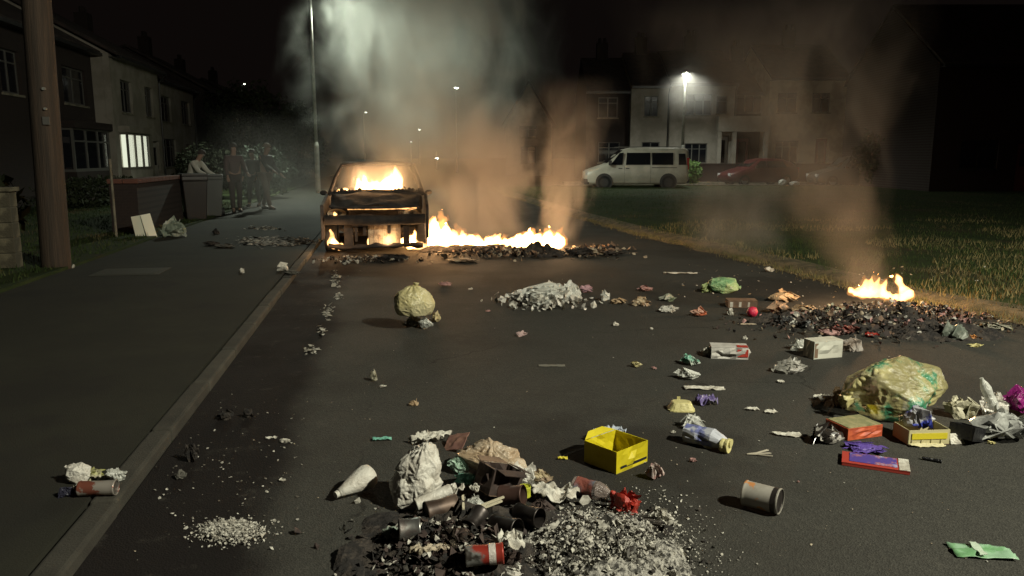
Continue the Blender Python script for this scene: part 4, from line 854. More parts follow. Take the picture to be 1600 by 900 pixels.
def bottle(name, px, py, r, L, m, label, rz=0, z0=0.0, el=0, mlab=None, mcap=None, cat='bottle', crush=.12, seed=1):
    p = P0(px, py, z0); e = empty(name, (0, 0, 0), 0, label, cat)
    pr = [(r*.6, 0), (r*.95, .008), (r, .03), (r*.97, L*.3), (r*.9, L*.36), (r*.97, L*.42), (r, L*.62), (r*.75, L*.78), (r*.35, L*.9), (r*.33, L*.97)]
    b = MB(); b.lathe([(q, z-L/2) for q, z in pr], 22); b.v = [tuple(Vector(v)*(1) + Vector((v[0], v[1], 0))*(-crush*max(0, noise.noise(Vector(v)*22+Vector((seed, 0, 0))))*2)) for v in b.v]; b.build('body', m, e, smooth=False)
    if mlab: b = MB(); b.lathe([(r*1.01, L*.1-L/2), (r*.99, L*.3-L/2), (r*.93, L*.36-L/2), (r*.99, L*.42-L/2), (r*1.01, L*.55-L/2)], 22, cap=False); b.v = [tuple(Vector(v) + Vector((v[0], v[1], 0))*(-crush*max(0, noise.noise(Vector(v)*22+Vector((seed, 0, 0))))*1.6)) for v in b.v]; b.build('label', mlab, e, smooth=True)
    if mcap: b = MB(); b.lathe([(r*.4, L*.93-L/2), (r*.4, L*1.0-L/2)], 14); b.build('cap', mcap, e)
    M_ = Matrix.Translation((p.x, p.y, z0+r*.95+abs(math.sin(R(el)))*L*.45)) @ Matrix.Rotation(rz-YAW, 4, 'Z') @ Matrix.Rotation(R(90-el), 4, 'Y'); e.location = M_.translation; e.rotation_euler = M_.to_euler(); return e
def bag(name, px, py, w, h, m, label, seed=0, d=None, rz=0, knot=True, z0=0.0, m2=None, fs=1.3, cat='plastic bag', amp=.10, knot_at=(0, 0, 1), sag=1.0, lo=.74, crease=.06, npt=22, taut=.8):
    """blown-up or slumped bag with a gathered neck"""
    p = P0(px, py, z0); s = scale_at(p); W_, H_ = w/s, h/s*.94; D_ = (d/s) if d else W_*.75
    e = empty(name, (p.x, p.y, z0), rz-YAW, label, cat)
    b = bmesh.new(); bmesh.ops.create_icosphere(b, subdivisions=6, radius=1.0); kd = Vector(knot_at).normalized()
    r9 = random.Random(seed*31+5); PT = []
    while len(PT) < npt:
        q = Vector((r9.gauss(0, 1), r9.gauss(0, 1), r9.gauss(0, 1))).normalized()
        if all((q-o_).length > .38 for o_ in PT): PT.append(q)
    RD = [r9.uniform(lo, 1.0) for _ in PT]; hb = bmesh.new()
    for q, r_ in zip(PT, RD): hb.verts.new(q*r_)
    bmesh.ops.convex_hull(hb, input=hb.verts); hb.faces.ensure_lookup_table(); hb.normal_update()
    PL = [(f.normal.copy(), f.normal.dot(f.verts[0].co)) for f in hb.faces]; PL = [(n_, d_) if d_ > 0 else (-n_, -d_) for n_, d_ in PL]; hb.free()
    sd_ = Vector((seed, -seed, seed*.5))
    for v in b.verts:
        c = v.co.normalized(); az = math.atan2(c.y, c.x); pin = max(0, c.dot(kd)); m_ = 1.3
        for n_, d_ in PL:
            dt = n_.dot(c)
            if dt > .05: m_ = min(m_, d_/dt)
        ds = sorted(((c-q).length, k) for k, q in enumerate(PT))[:2]; d0, k0_ = ds[0]; lc = (c-PT[k0_]); o1 = PT[k0_].orthogonal().normalized(); o2 = PT[k0_].cross(o1); ph = math.atan2(lc.dot(o1), lc.dot(o2))
        wr = noise.noise(Vector((math.cos(ph)*3.1, math.sin(ph)*3.1, k0_*7.7+seed)))*min(1, d0*3)
        q = taut*m_ + (1-taut)*1.0 + crease*wr - crease*.8*min(1, max(0, ds[1][0]-d0)*0+d0*1.5) + crease*.35*noise.noise(c*7+sd_) + .05*pin**3*math.sin(az*11+seed)
        q *= 1+amp*noise.noise(c*1.2+sd_)
        z_ = c.z*q; q2 = 1+.12*max(0, -z_-.1)
        v.co = Vector((c.x*q*q2, c.y*q*q2, max(z_, -.62+.04*noise.noise(c*4))))
    A_ = np.array([v.co[:] for v in b.verts]); A_ -= (A_.max(0)+A_.min(0))/2; A_ /= np.abs(A_).max(0)
    for v, a_ in zip(b.verts, A_): v.co = Vector((a_[0]*W_/2, a_[1]*D_/2, a_[2]*H_/2))
    mz = min(v.co.z for v in b.verts)
    for v in b.verts: v.co.z -= mz
    me = bpy.data.meshes.new('sack'); b.to_mesh(me); b.free(); me.materials.append(m); me.polygons.foreach_set('use_smooth', [True]*len(me.polygons))
    o = bpy.data.objects.new('sack', me); COL.objects.link(o); o.parent = e
    if knot:
        t = MB(); k0 = Vector((kd.x*W_/2, kd.y*D_/2, H_*.44+kd.z*H_/1.9)); k1 = k0 + kd*W_*.10; P = []
        for i in range(6):
            u = i/5; rr = W_*(.035+.03*u*u); c = k0.lerp(k1, u) - kd*W_*.03; o1 = kd.orthogonal().normalized(); o2 = kd.cross(o1)
            P.append([c + (o1*math.cos(a*math.pi/8)+o2*math.sin(a*math.pi/8))*rr*(1+.35*math.sin(a*2.5+seed)) for a in range(16)])
        t.grid(P, closed=True); t.build('neck', m2 or m, e, smooth=True, solid=.002)
    return e
def bits(name, area, n, s0, s1, ms, label, cat, seed=0, z0=0.0, el=.35, zmax=0.0, gauss=True, thick=False):
    """countless small flakes: one object"""
    rs = random.Random(seed); b = MB()
    for i in range(n):
        if gauss: px = rs.gauss(0, .42); py = rs.gauss(0, .42)
        else: px = rs.uniform(-1, 1); py = rs.uniform(-1, 1)
        q = G(area[0]+px*area[2], area[1]+py*area[3], z0); fo = max(0, 1-(px*px+py*py)); s = rs.uniform(s0, s1)*(.5+rs.random()); z = z0+.003+fo*zmax*rs.random()
        a = rs.uniform(0, 6.28); M_ = Matrix.Translation((q.x, q.y, z+s*el*.5)) @ Matrix.Rotation(a, 4, 'Z') @ Matrix.Rotation(rs.uniform(-el, el)*2, 4, 'X') @ Matrix.Rotation(rs.uniform(-el, el), 4, 'Y')
        k = rs.choice((4, 5, 5, 6)); vs = [M_ @ Vector((math.cos(j*6.283/k)*s*rs.uniform(.5, 1.1), math.sin(j*6.283/k)*s*rs.uniform(.35, 1), rs.uniform(-.15, .3)*s)) for j in range(k)]
        b.add(vs + [M_ @ Vector((0, 0, s*rs.uniform(.1, .35)))], [(j, (j+1) % k, k) for j in range(k)], rs.randrange(len(ms)))
    o = b.build(name, ms, solid=.0012 if thick else 0); T(o, label, cat, kind='stuff'); return o
def heap(name, px, py, w, d, h, m, label, cat, seed=0, kind=None, rz=0, n=46):
    """low uneven mound, metres"""
    p = P0(px, py); b = MB(); P = []
    for i in range(n+1):
        row = []
        for j in range(n+1):
            u, v = j/n*2-1, i/n*2-1; rr = math.hypot(u, v); q = noise.fractal(Vector((u*2.2+seed, v*2.2, seed)), 1.0, 2.0, 5); f = max(0, 1-rr**2.0*(1+.5*noise.noise(Vector((u*1.7, v*1.7, seed+4)))))
            row.append((u*w/2, v*d/2, h*f**.8*(.62+.75*q) + (.02*abs(noise.noise(Vector((u*14, v*14, seed)))) if f > 0 else 0) - (.006 if f <= 0.02 else 0)))
        P.append(row)
    b.grid(P); o = b.build(name, m, loc=(p.x, p.y, 0), rot=(0, 0, rz-YAW)); T(o, label, cat, kind=kind); return o
def vary_alpha(m, a, c, sc=4.0):
    n, l, b = nodes_of(m); tc = n.new('ShaderNodeTexCoord'); t = n.new('ShaderNodeTexNoise'); t.inputs['Scale'].default_value = sc; t.inputs['Detail'].default_value = 5; l.new(tc.outputs['Object'], t.inputs['Vector'])
    r = n.new('ShaderNodeMapRange'); r.interpolation_type = 'SMOOTHSTEP'; r.inputs[1].default_value = .42; r.inputs[2].default_value = .60; r.inputs[3].default_value = a; r.inputs[4].default_value = c; l.new(t.outputs[0], r.inputs[0]); l.new(r.outputs[0], b.inputs['Alpha']); return m
M_yel = pl('yellow_plastic', (.62, .52, .03), rough=.45, bump=.1); M_yelp = pl('pale_yellow_plastic', (.62, .56, .26), rough=.4)
M_green = pl('pale_green_plastic', (.16, .36, .25)); M_teal = pl('teal_wrapper', (.16, .42, .33)); M_red = M_red if 'M_red' in globals() else None
M_redp = pl('red_plastic', (.42, .045, .03)); M_orange = mat('orange_card', (.55, .11, .04), .6, c2=(.4, .07, .03), ns=20)
M_pink = pl('pink_paper', (.42, .24, .22), rough=.7); M_purple = pl('purple_plastic', (.13, .08, .36)); M_mag = pl('magenta_bag', (.22, .015, .14), rough=.25)
M_blue = pl('blue_plastic', (.07, .09, .42)); M_ltblue = pl('light_blue_paper', (.42, .47, .55), rough=.7); M_black = pl('black_plastic', (.012, .012, .014), rough=.3)
M_beige = film('beige_film', (.46, .34, .22), .88, c2=(.6, .5, .38), ns=6); M_tan = pl('tan_wrapper', (.42, .30, .18), rough=.5)
M_ybag = film('yellow_bin_bag', (.60, .53, .27), .97, c2=(.66, .60, .36), ns=5)

# -- foreground pile ------------------------------------------------
heap('soot_heap', 760, 850, 1.15, .75, .10, M_soot, 'black sooty mound beneath the burnt tins at the bottom of the frame', 'burnt rubbish', 2)
heap('ash_heap', 932, 876, .82, .66, .11, mat('grey_ash', (.05, .047, .042), .95, c2=(.46, .44, .39), ns=34, lo=.40, hi=.56, bump=1, bs=90, det=9), 'grey ash mound right of the burnt tins at the bottom of the frame', 'ash heap', 5, n=120)
bits('ash_flakes', (935, 878, 135, 76), 6000, .003, .014, [M_ash, M_ash, M_ash, M_ash, mat('dark_ash', (.09, .085, .075), .95), M_soot], 'curled pale ash flakes covering the mound right of the burnt tins', 'ash', 3, el=.8, zmax=.13)
bits('char_flakes', (715, 870, 150, 75), 4200, .004, .024, [M_soot, M_darkcard, M_soot, M_ash], 'black and grey char flakes scattered between the burnt tins', 'ash', 4, el=.8, zmax=.1)
wb = bag('white_bag', 652, 786, 88, 84, M_whitebag, 'large upright white carrier bag left of the burnt pile', 3, amp=.16, d=80, knot=False, lo=.7, crease=.07, rz=R(20), taut=.6, npt=16)
wt_ = bag('t', 657, 770, 78, 72, M_whitebag, 'x', 17, amp=.16, d=70, knot=False, lo=.75, crease=.07, z0=.0, rz=R(-20), taut=.5, npt=14); tp_ = wt_.children[0]; bpy.data.objects.remove(wt_); tp_.name = 'bag_top'; tp_.parent = wb; tp_.location = (.02, .03, .10); tp_.rotation_euler = (R(14), R(-10), R(30))
hd_ = scrap('h', 672, 800, .16, .07, M_whitebag, 'x', 'x', seed=33, lift=.03, lf=1.5, rag=.3); hd_.name = 'bag_handle'; hd_.parent = wb; hd_.location = (.12, -.06, .03); hd_.rotation_euler = (0, R(-14), R(25))
for k_ in ('label', 'category'): del hd_[k_]
crumple('white_bag_fold', 0, 0, 70, 60, M_whitebag, None, None, parent=None, loc=G(655, 790), seed=8, amp=.2) if False else None
p = P0(557, 772); b = MB(); b.lathe([(.012, -.10), (.02, -.097), (.026, -.07), (.042, -.02), (.054, .03), (.058, .065), (.052, .085), (.03, .094)], 28)
b.v = [tuple(Vector(v)*(1-.10*max(0, noise.noise(Vector(v)*9)))) for v in b.v]; M_ = Matrix.Translation((p.x, p.y, .055)) @ Matrix.Rotation(R(48)-YAW, 4, 'Z') @ Matrix.Rotation(R(80), 4, 'Y')
e = empty('white_bottle', M_.translation, 0, 'plain white plastic bottle lying alone left of the carrier bag', 'bottle'); e.rotation_euler = M_.to_euler(); b.build('body', M_whitebag, e, smooth=True)
b = MB(); b.lathe([(.016, -.118), (.016, -.101)], 14); b.build('cap', M_whitebag, e)
scrap('teal_wrapper', 597, 688, .105, .035, M_teal, 'flat teal wrapper above the white bottle and carrier bag', 'wrapper', rz=R(8), seed=2, rect=True, lift=.012)
scrap('tissue', 672, 692, .20, .10, M_tissue, 'torn white tissue lying just above the large white carrier bag', 'tissue', rz=R(8), seed=5, lift=.05, rag=.4, lf=1.3)
scrap('card_flap', 713, 700, .14, .12, mat('reddish_card', (.28, .15, .11), .8, c2=(.2, .1, .08), ns=12), 'reddish brown card flap between tissue and tan sack', 'card', rz=R(-30), seed=9, rect=True, tilt=(30, -18), lift=.006, lf=.8)
bag('tan_sack', 765, 738, 132, 58, M_beige, 'crinkled tan plastic sack slumped along the back of the burnt pile', 4, rz=R(-30), d=62, cat='plastic sack', knot=False, lo=.6, crease=.09, taut=.9, npt=18)
crumple('pale_film', 815, 762, 70, 44, M_clear2, 'pale clear film at the lower end of the tan sack', 'plastic film', seed=12, amp=.35, rz=R(-20))
box_item('dark_carton', 774, 778, .17, .13, .12, M_darkcard, 'dark brown open carton standing in the middle of the burnt pile', 'carton', rz=R(35), tilt=(0, 18), crush=.008, m2=M_card)
crumple('mint_cup', 716, 738, 40, 34, pl('mint_plastic', (.36, .50, .40)), 'crushed mint green cup right of the white carrier bag', 'cup', seed=6, amp=.2)
can('white_tube', 655+22, 792, .026, .17, M_whitebag, 'white cardboard tube leaning from the carrier bag to the burnt pile', 'tube', rz=R(28), el=12, mend=M_whitebag, z0=.04)
crumple('teal_rag', 728, 752, 44, 16, M_teal, 'small teal rag behind the charred sticks', 'rag', seed=31, amp=.4, z0=.05)
crumple('paper_crumb', 742, 768, 18, 16, M_tissue, 'small white crumb of paper above the charred sticks', 'paper', seed=32, z0=.06)
for k, (px, py, rz, L_, lab) in enumerate([(760, 788, 28, .17, 'upper of the two thin pale sticks lying across the burnt pile'), (768, 797, 28, .10, 'lower shorter pale stick lying across the burnt pile'), (724, 800, 95, .10, 'upright whitish stick left of the two slanting sticks')]):
    p = P0(px, py, .10); b = MB(); b.box((-L_/2, -.005, 0), (L_/2, .005, .007)); T(b.build('stick', mat('pale_stick', (.55, .5, .36), .7), loc=(p.x, p.y, .1+.02*k), rot=(0, R(-8), R(rz)-YAW)), lab, 'stick')
tins = [(790, 842, .041, .125, -38, M_darktin, 'sooty tin lying nearest the ash heap, mouth to the right', 8), (826, 822, .040, .12, -40, M_darktin, 'grey sooty tin half behind the one at the ash heap', 6), (800, 792, .043, .11, -20, mat('brown_burnt_tin', (.09, .05, .04), .5, metal=.4), 'brown burnt tin with a bright rim below the dark carton', 10), (690, 812, .044, .14, 25, mat('rusty_tin', (.15, .105, .08), .5, metal=.4, c2=(.06, .04, .03), ns=9), 'rusty brown tin under the white bag, open end to the left', 4), (640, 845, .045, .085, 12, M_tin, 'grey torn tin at the left end of the burnt pile', 0), (742, 832, .038, .10, 60, M_darktin, 'black ring-shaped tin between the sticks and the foil', 18)]
for px, py, r, L_, rz, m, lab, el in tins: can('tin', px, py, r, L_, m, lab, 'tin can', rz=R(rz), z0=.045, el=el, open_=True, mend=M_darktin, dent=.12)
can('drink_can', 757, 884, .038, .14, mat('red_can_paint', (.30, .035, .022), .4, metal=.3, c2=(.17, .17, .16), ns=6, lo=.5, hi=.56, c3=(.03, .025, .02), ns3=14, lo3=.55, hi3=.66), 'red and silver drink can at the bottom of the burnt pile', 'drink can', rz=R(4), z0=.075, el=3, dent=.1, band=(.62, .80, pl('can_stripe', (.5, .46, .42))))
crumple('foil', 703, 872, 78, 50, mat('brown_foil', (.22, .19, .15), .25, metal=.8, c2=(.03, .02, .018), ns=9, lo=.4, hi=.55), 'crinkled brown foil left of the red drink can', 'foil', seed=14, amp=.4, fs=2.4, z0=.02)
crumple('burnt_lump', 655, 880, 110, 44, M_soot, 'black charred lump at the lower left of the burnt pile', 'burnt rubbish', seed=15, amp=.4, z0=0)
crumple('white_wad', 797, 905, 80, 34, M_whitebag, 'white plastic wad cut by the bottom edge of the frame', 'plastic bag', seed=16, amp=.12, flat=False)
scrap('ash_sheet', 792, 852, .10, .08, M_tissue, 'torn white sheet end poking out above the red can', 'paper', seed=17, rz=R(-40), lift=.04, z0=.10, rag=.5, lf=1.2)
can('yellow_pot', 820, 776, .026, .05, pl('lime_plastic', (.45, .47, .04)), 'lime yellow pot standing beside the white card', 'pot', up=True, z0=.055, mend=pl('lime_plastic', (.5, .52, .05)))
scrap('white_card', 866, 775, .19, .14, M_tissue, 'torn white card right of the lime yellow pot', 'card', rz=R(-8), seed=18, lift=.035, rag=.35, z0=.02, lf=1.4)
crumple('soft_wrapper', 843, 752, 44, 22, mat('cream_wrapper', (.5, .42, .26), .5, c2=(.3, .22, .15), ns=18), 'cream crumpled wrapper behind the white card', 'wrapper', seed=19, amp=.4)
bottle('drink_bottle', 927, 778, .043, .21, film('tinted_bottle', (.35, .28, .25), .55), 'crushed clear drink bottle with blue-grey label beside the red bag', rz=R(-32), mlab=pl('blue_grey_label', (.13, .19, .24), c2=(.25, .08, .06), ns=7), mcap=M_redp, crush=.25)
crumple('red_bag', 975, 800, 62, 46, M_redp, 'crumpled glossy red packet right of the crushed bottle', 'packet', seed=20, amp=.35, fs=2.2, rz=R(-30))
crumple('brown_packet', 960, 826, 70, 34, mat('brown_paper', (.14, .09, .07), .8, c2=(.07, .05, .04), ns=12), 'scorched brown packet below the red packet', 'packet', seed=21, amp=.3)
bits('ash_dust', (940, 872, 165, 80), 9000, .0015, .005, [M_ash, M_tissue], 'fine white ash dust over the mound right of the burnt tins', 'ash', 6, el=.5, zmax=.12)
bits('ash_curls', (935, 872, 135, 66), 120, .015, .036, [M_ash, mat('dark_ash', (0,)*3), M_ash], 'larger curled sheets of grey ash lying on the ash mound', 'ash', 7, el=.9, zmax=.13)
for k, (px, py, w_, h_, m, z_) in enumerate([(632, 862, 60, 34, M_darkcard, .0), (668, 838, 44, 30, M_soot, .04), (700, 890, 70, 40, M_darkcard, .03), (640, 895, 60, 34, M_soot, .0), (730, 812, 50, 36, M_soot, .07), (770, 845, 50, 34, M_darkcard, .06), (600, 880, 46, 24, M_soot, .0), (845, 800, 50, 26, M_darkcard, .05), (715, 850, 60, 34, M_card, .05), (800, 880, 40, 26, M_darkcard, .06)]):
    crumple('charred_piece', px, py, w_, h_, m, ['dark brown charred piece in front of the grey torn tin', 'black charred piece between grey torn tin and brown foil', 'brown charred piece in front of the brown foil', 'black charred piece at the bottom edge left of the foil', 'black charred piece between rusty tin and ring-shaped tin', 'brown charred piece just above the red and silver can', 'black charred piece farthest left at the bottom edge', 'brown charred piece under the torn white card', 'scorched brown card piece left of the ring-shaped tin', 'brown charred piece right of the red and silver can'][k], 'burnt rubbish', seed=330+k, amp=.4, z0=z_, group='charred crumpled pieces in the near pile', solid=k % 2 == 0)
crumple('clear_cup', 612, 850, 44, 36, mat('greenish_clear', (.30, .36, .30), .2, alpha=.7, bump=.5, bs=30), 'greenish clear plastic at the far left foot of the burnt pile', 'plastic cup', seed=351, solid=False, folds=8)
scrap('curled_label', 675, 868, .14, .05, M_ashy, 'curled pale strip across the torn tins left of the foil', 'paper', seed=352, lift=.04, z0=.06, rz=R(10), rag=.5)
crumple('grey_film', 742, 795, 40, 26, M_clear, 'clear film scrap between the white tube and the pale sticks', 'plastic film', seed=353, z0=.05, solid=False, folds=8)
r5 = random.Random(77)
for k in range(22):
    a_, q_ = r5.uniform(0, 6.28), math.sqrt(r5.random()); px, py = 932+q_*115*math.cos(a_), 866+q_*50*math.sin(a_)
    crumple('ash_clump', px, py, r5.uniform(26, 52), r5.uniform(12, 22), M_ash, 'tangled curl of pale burnt paper ash on the ash mound', 'ash', seed=400+k, amp=.4, z0=.055*(1-q_)+.01, group='curls of burnt paper on the ash mound', solid=False, folds=9, sub=5, rz=a_)
bits('white_shreds', (1030, 822, 26, 13), 240, .006, .016, [M_ash, M_tissue], 'spiky tuft of white shreds right of the ash mound', 'shreds', 22, el=1.2, zmax=.07)
box_item('charred_box', 1012, 842, .13, .09, .05, M_soot, 'small black charred box under the white shreds', 'box', rz=R(-22), crush=.006)
bits('white_crumbs', (1030, 810, 90, 90), 170, .003, .008, [M_tissue], 'white crumbs sprinkled on tarmac around the burnt pile', 'crumbs', 23)

# -- middle right, near -----------------------------------------------
e = box_item('yellow_box', 962, 722, .245, .215, .115, mat('yellow_card', (.60, .50, .012), .5, c2=(.52, .43, .01), ns=4), 'bright yellow open cardboard box with dark printed stripe', 'box', rz=R(42), open_=True, flaps=False, crush=.006, m2=mat('yellow_card_inner', (.42, .35, .03), .7))
b = MB(); b.box((-.09, -.1130, .022), (.11, -.1110, .034)); b.build('stripe', M_gut, e)
b = MB(); b.add([(-.118, .1075, .118), (.118, .1075, .118), (.05, .14, .142), (-.07, .13, .146)], [(0, 1, 2, 3)]); b.build('flap', mat('yellow_card', (0, 0, 0)), e, solid=.003)
scrap('blue_sheet', 952, 685, .20, .12, M_ltblue, 'light blue paper sheet behind the bright yellow box', 'paper', rz=R(14), seed=24, lift=.05, rag=.3)
scrap('yellow_scrap', 879, 718, .05, .02, M_yel, 'tiny bright yellow scrap left of the yellow box', 'scrap', seed=25, lift=.01, rect=True)
crumple('pink_tissue', 1022, 748, 34, 30, mat('pink_white', (.5, .42, .38), .8, c2=(.38, .2, .18), ns=22), 'crumpled pink and white tissue at the right corner of the yellow box', 'tissue', seed=26, amp=.5, fs=2.6)
bottle('milk_bottle', 1105, 698, .055, .27, mat('blue_white_plastic', (.50, .52, .58), .4, c2=(.16, .18, .38), ns=7, lo=.52, hi=.6), 'crushed white bottle with blue print and a yellow cap', rz=R(-38), mcap=M_yelp, crush=.3, seed=4)
can('jar_lid', 1133, 707, .036, .045, M_yelp, 'pale yellow cap-like pot at the foot of the blue and white bottle', 'pot', rz=R(-38), mend=M_yelp)
crumple('clear_tray', 1080, 668, 44, 26, M_clear, 'clear crushed tray at the upper end of the blue and white bottle', 'tray', seed=27, amp=.45, fs=2.4)
crumple('white_ball', 1108, 700, 22, 15, M_tissue, 'little white ball of tissue under the blue and white bottle', 'tissue', seed=28, amp=.3)
can('food_tin', 1190, 796, .056, .16, mat('tin_label', (.34, .32, .28), .45, c2=(.30, .28, .24), ns=18, c3=(.5, .22, .08), ns3=9, lo3=.6, hi3=.64), 'food tin with pale torn label lying alone on the right tarmac', 'food tin', rz=R(-36), band=(.80, 1.0, M_darktin), mend=M_darktin)
e = scrap('green_packet', 1533, 864, .225, .115, mat('green_foil', (.16, .34, .16), .35, c2=(.28, .45, .30), ns=14), 'green foil packet with a pale stripe in the lower right corner', 'packet', rz=R(-8), seed=29, rect=True, lift=.012, n=10)
b = MB(); b.grid([[(-.028+.012*math.sin(i*.8)*.2, -.055+i*.011, .019+.003*math.sin(i)), (.0, -.055+i*.011, .021+.003*math.sin(i+1))] for i in range(11)]); b.build('stripe', mat('pale_green_print', (.5, .6, .48), .5), e, solid=.002)
# -- right hand cluster ------------------------------------------------
BB = bag('bin_bag', 1400, 650, 176, 104, vary_alpha(mat('translucent_yellow_sack', (.52, .47, .22), .28, c2=(.05, .24, .13), ns=2.6, lo=.50, hi=.57, c3=(.50, .45, .27), ns3=9, bump=.8, bs=14, spec=.7), .45, .96, 5), 'big translucent yellow and green bin bag on the right', 7, d=112, amp=.16, rz=R(-4), knot=True, knot_at=(-1, -.3, -.25), cat='bin bag', lo=.66, crease=.07, npt=20, taut=.85)
for k, (px, py, w_, h_, m) in enumerate([(1378, 640, 46, 44, M_soot), (1400, 632, 40, 36, M_card), (1432, 640, 44, 46, mat('green_inside', (.05, .24, .13), .5)), (1455, 636, 34, 40, M_pink if 0 else M_tissue), (1352, 645, 36, 30, M_tan if 0 else M_card), (1415, 648, 40, 30, M_whitebag)]):
    o = crumple('content', px, py, w_, h_, m, None, None, seed=300+k, parent=None, loc=P0(px, py)); 
    for k_ in ('label', 'category', 'group'):
        if k_ in o: del o[k_]
    wm_ = Matrix.Translation((o.location.x, o.location.y, .06+.015*k)) @ Matrix.Rotation(-YAW, 4, 'Z'); bw_ = Matrix.Translation(BB.location) @ Matrix.Rotation(BB.rotation_euler.z, 4, 'Z'); o.parent = BB; lm = bw_.inverted() @ wm_; o.location = lm.translation; o.rotation_euler = lm.to_euler()
crumple('glass_jar_lump', 1425, 640, 48, 34, M_clear, 'clear plastic tub pressed against the front of the big bin bag', 'tub', seed=41, amp=.25, z0=.06)
crumple('tan_scrap', 1312, 634, 44, 34, M_tan, 'tan crumpled paper at the left tip of the big bin bag', 'paper', seed=42, amp=.3, rz=R(20))
scrap('white_sheet', 1287, 626, .12, .07, M_tissue, 'white paper strip left of the tan crumpled paper', 'paper', seed=43, lift=.03)
box_item('yellow_tray', 1378, 645, .16, .10, .03, M_yel, 'flat bright yellow tray in front of the big bin bag', 'tray', rz=R(-12), flaps=False, m2=M_yel)
e = box_item('orange_carton', 1333, 677, .235, .18, .062, M_orange, 'orange-red carton with mottled greenish top', 'carton', rz=R(18), open_=False, crush=.004); 
b = MB(); b.box((-.112, -.084, .067), (.112, .084, .0715)); b.build('top_print', mat('greenish_print', (.22, .22, .11), .6, c2=(.34, .30, .16), ns=24, c3=(.12, .15, .07), ns3=14), e)
crumple('foil_wrap', 1290, 690, 62, 34, mat('black_foil', (.03, .025, .022), .22, c2=(.42, .40, .36), ns=16, lo=.52, hi=.58, spec=.9), 'glossy black and silver crumpled foil left of the orange carton', 'foil', seed=44, amp=.5, fs=2.6)
crumple('blue_bag', 1432, 668, 60, 44, mat('blue_white_bag', (.42, .42, .44), .3, c2=(.05, .07, .42), ns=3.2, lo=.48, hi=.53, bump=.5), 'blue and white crumpled bag on the yellow fronted box', 'plastic bag', seed=45, amp=.25, z0=.06)
e = box_item('yellow_fronted_box', 1438, 688, .235, .15, .085, mat('cream_card', (.52, .47, .26), .6), 'cream box with bright yellow band and cut-out feet', 'box', rz=R(4), flaps=False, m2=M_card)
b = MB(); b.box((-.10, -.080, .035), (.10, -.077, .068)); b.build('yellow_band', M_yel, e)
for k in range(4): b = MB(); b.box((-.10+k*.055, -.08, .0), (-.085+k*.055, -.077, .03)); b.build('foot', mat('cream_card', (0, 0, 0)), e)
scrap('cream_strip', 1448, 698, .19, .035, mat('cream_card', (0, 0, 0)), 'cream card strip lying in front of the yellow banded box', 'card', seed=46, lift=.012, rect=True)
crumple('cream_scrap', 1468, 692, 20, 12, M_yelp, 'small cream knob at the right end of the card strip', 'scrap', seed=47, amp=.2)
box_item('black_carton', 1508, 690, .14, .13, .075, M_black, 'black carton with torn white corner right of the yellow banded box', 'carton', rz=R(35), flaps=False, tilt=(0, 14), m2=M_black)
scrap('white_corner', 1493, 693, .075, .06, M_tissue, 'torn white corner against the black carton', 'paper', seed=48, tilt=(55, 0), rect=True, lift=.006)
crumple('cream_bag', 1497, 652, 52, 40, mat('cream_plastic', (.50, .47, .34), .5, bump=.5), 'cream crumpled bag between bin bag and clear bottle', 'plastic bag', seed=49, amp=.22)
crumple('clear_sheet', 1560, 684, 110, 58, mat('silvery_film', (.52, .53, .50), .2, c2=(.22, .22, .21), ns=11, spec=.9, alpha=.85), 'large crinkled silvery film at the right edge', 'plastic film', seed=50, amp=.45, fs=2.6, sub=5)
crumple('clear_wrap', 1552, 648, 50, 44, M_clear2, 'clear blue tinged wrap under the upright bottle', 'plastic film', seed=51, amp=.4)
bottle('clear_bottle', 1540, 640, .03, .2, M_clear, 'small clear bottle standing tilted above the silvery film', rz=R(170), el=64, z0=.06, cat='bottle', crush=.1)
crumple('magenta_bag', 1592, 640, 70, 44, M_mag, 'glossy dark magenta bag at the right edge', 'plastic bag', seed=52, amp=.22, fs=1.6, flat=False, z0=.03, sub=5)
crumple('purple_cloth', 1350, 704, 74, 15, M_purple, 'purple crumpled cloth just above the purple and red packet', 'cloth', seed=53, amp=.4, fs=2.4)
e = box_item('purple_packet', 1367, 726, .31, .16, .014, mat('red_edge', (.40, .05, .035), .5), 'flat purple and red packet with white open end', 'packet', rz=R(-24), open_=False, th=.003)
b = MB(); b.box((-.12, -.055, .019), (.10, .073, .0205)); b.build('print', mat('purple_print', (.09, .06, .30), .4, c2=(.36, .16, .22), ns=11, lo=.53, hi=.6, c3=(.35, .38, .6), ns3=14, lo3=.62, hi3=.66), e)
b = MB(); b.box((.108, -.081, .019), (.156, .081, .0212)); b.build('white_end', M_tissue, e)
can('pen', 1456, 721, .009, .09, M_black, 'short black tube lying on bare tarmac right of the purple packet', 'tube', rz=R(-32), mend=M_black)
crumple('pale_stub', 1549, 694, 16, 6, M_yelp, 'small pale stub below the silvery film', 'scrap', seed=55)
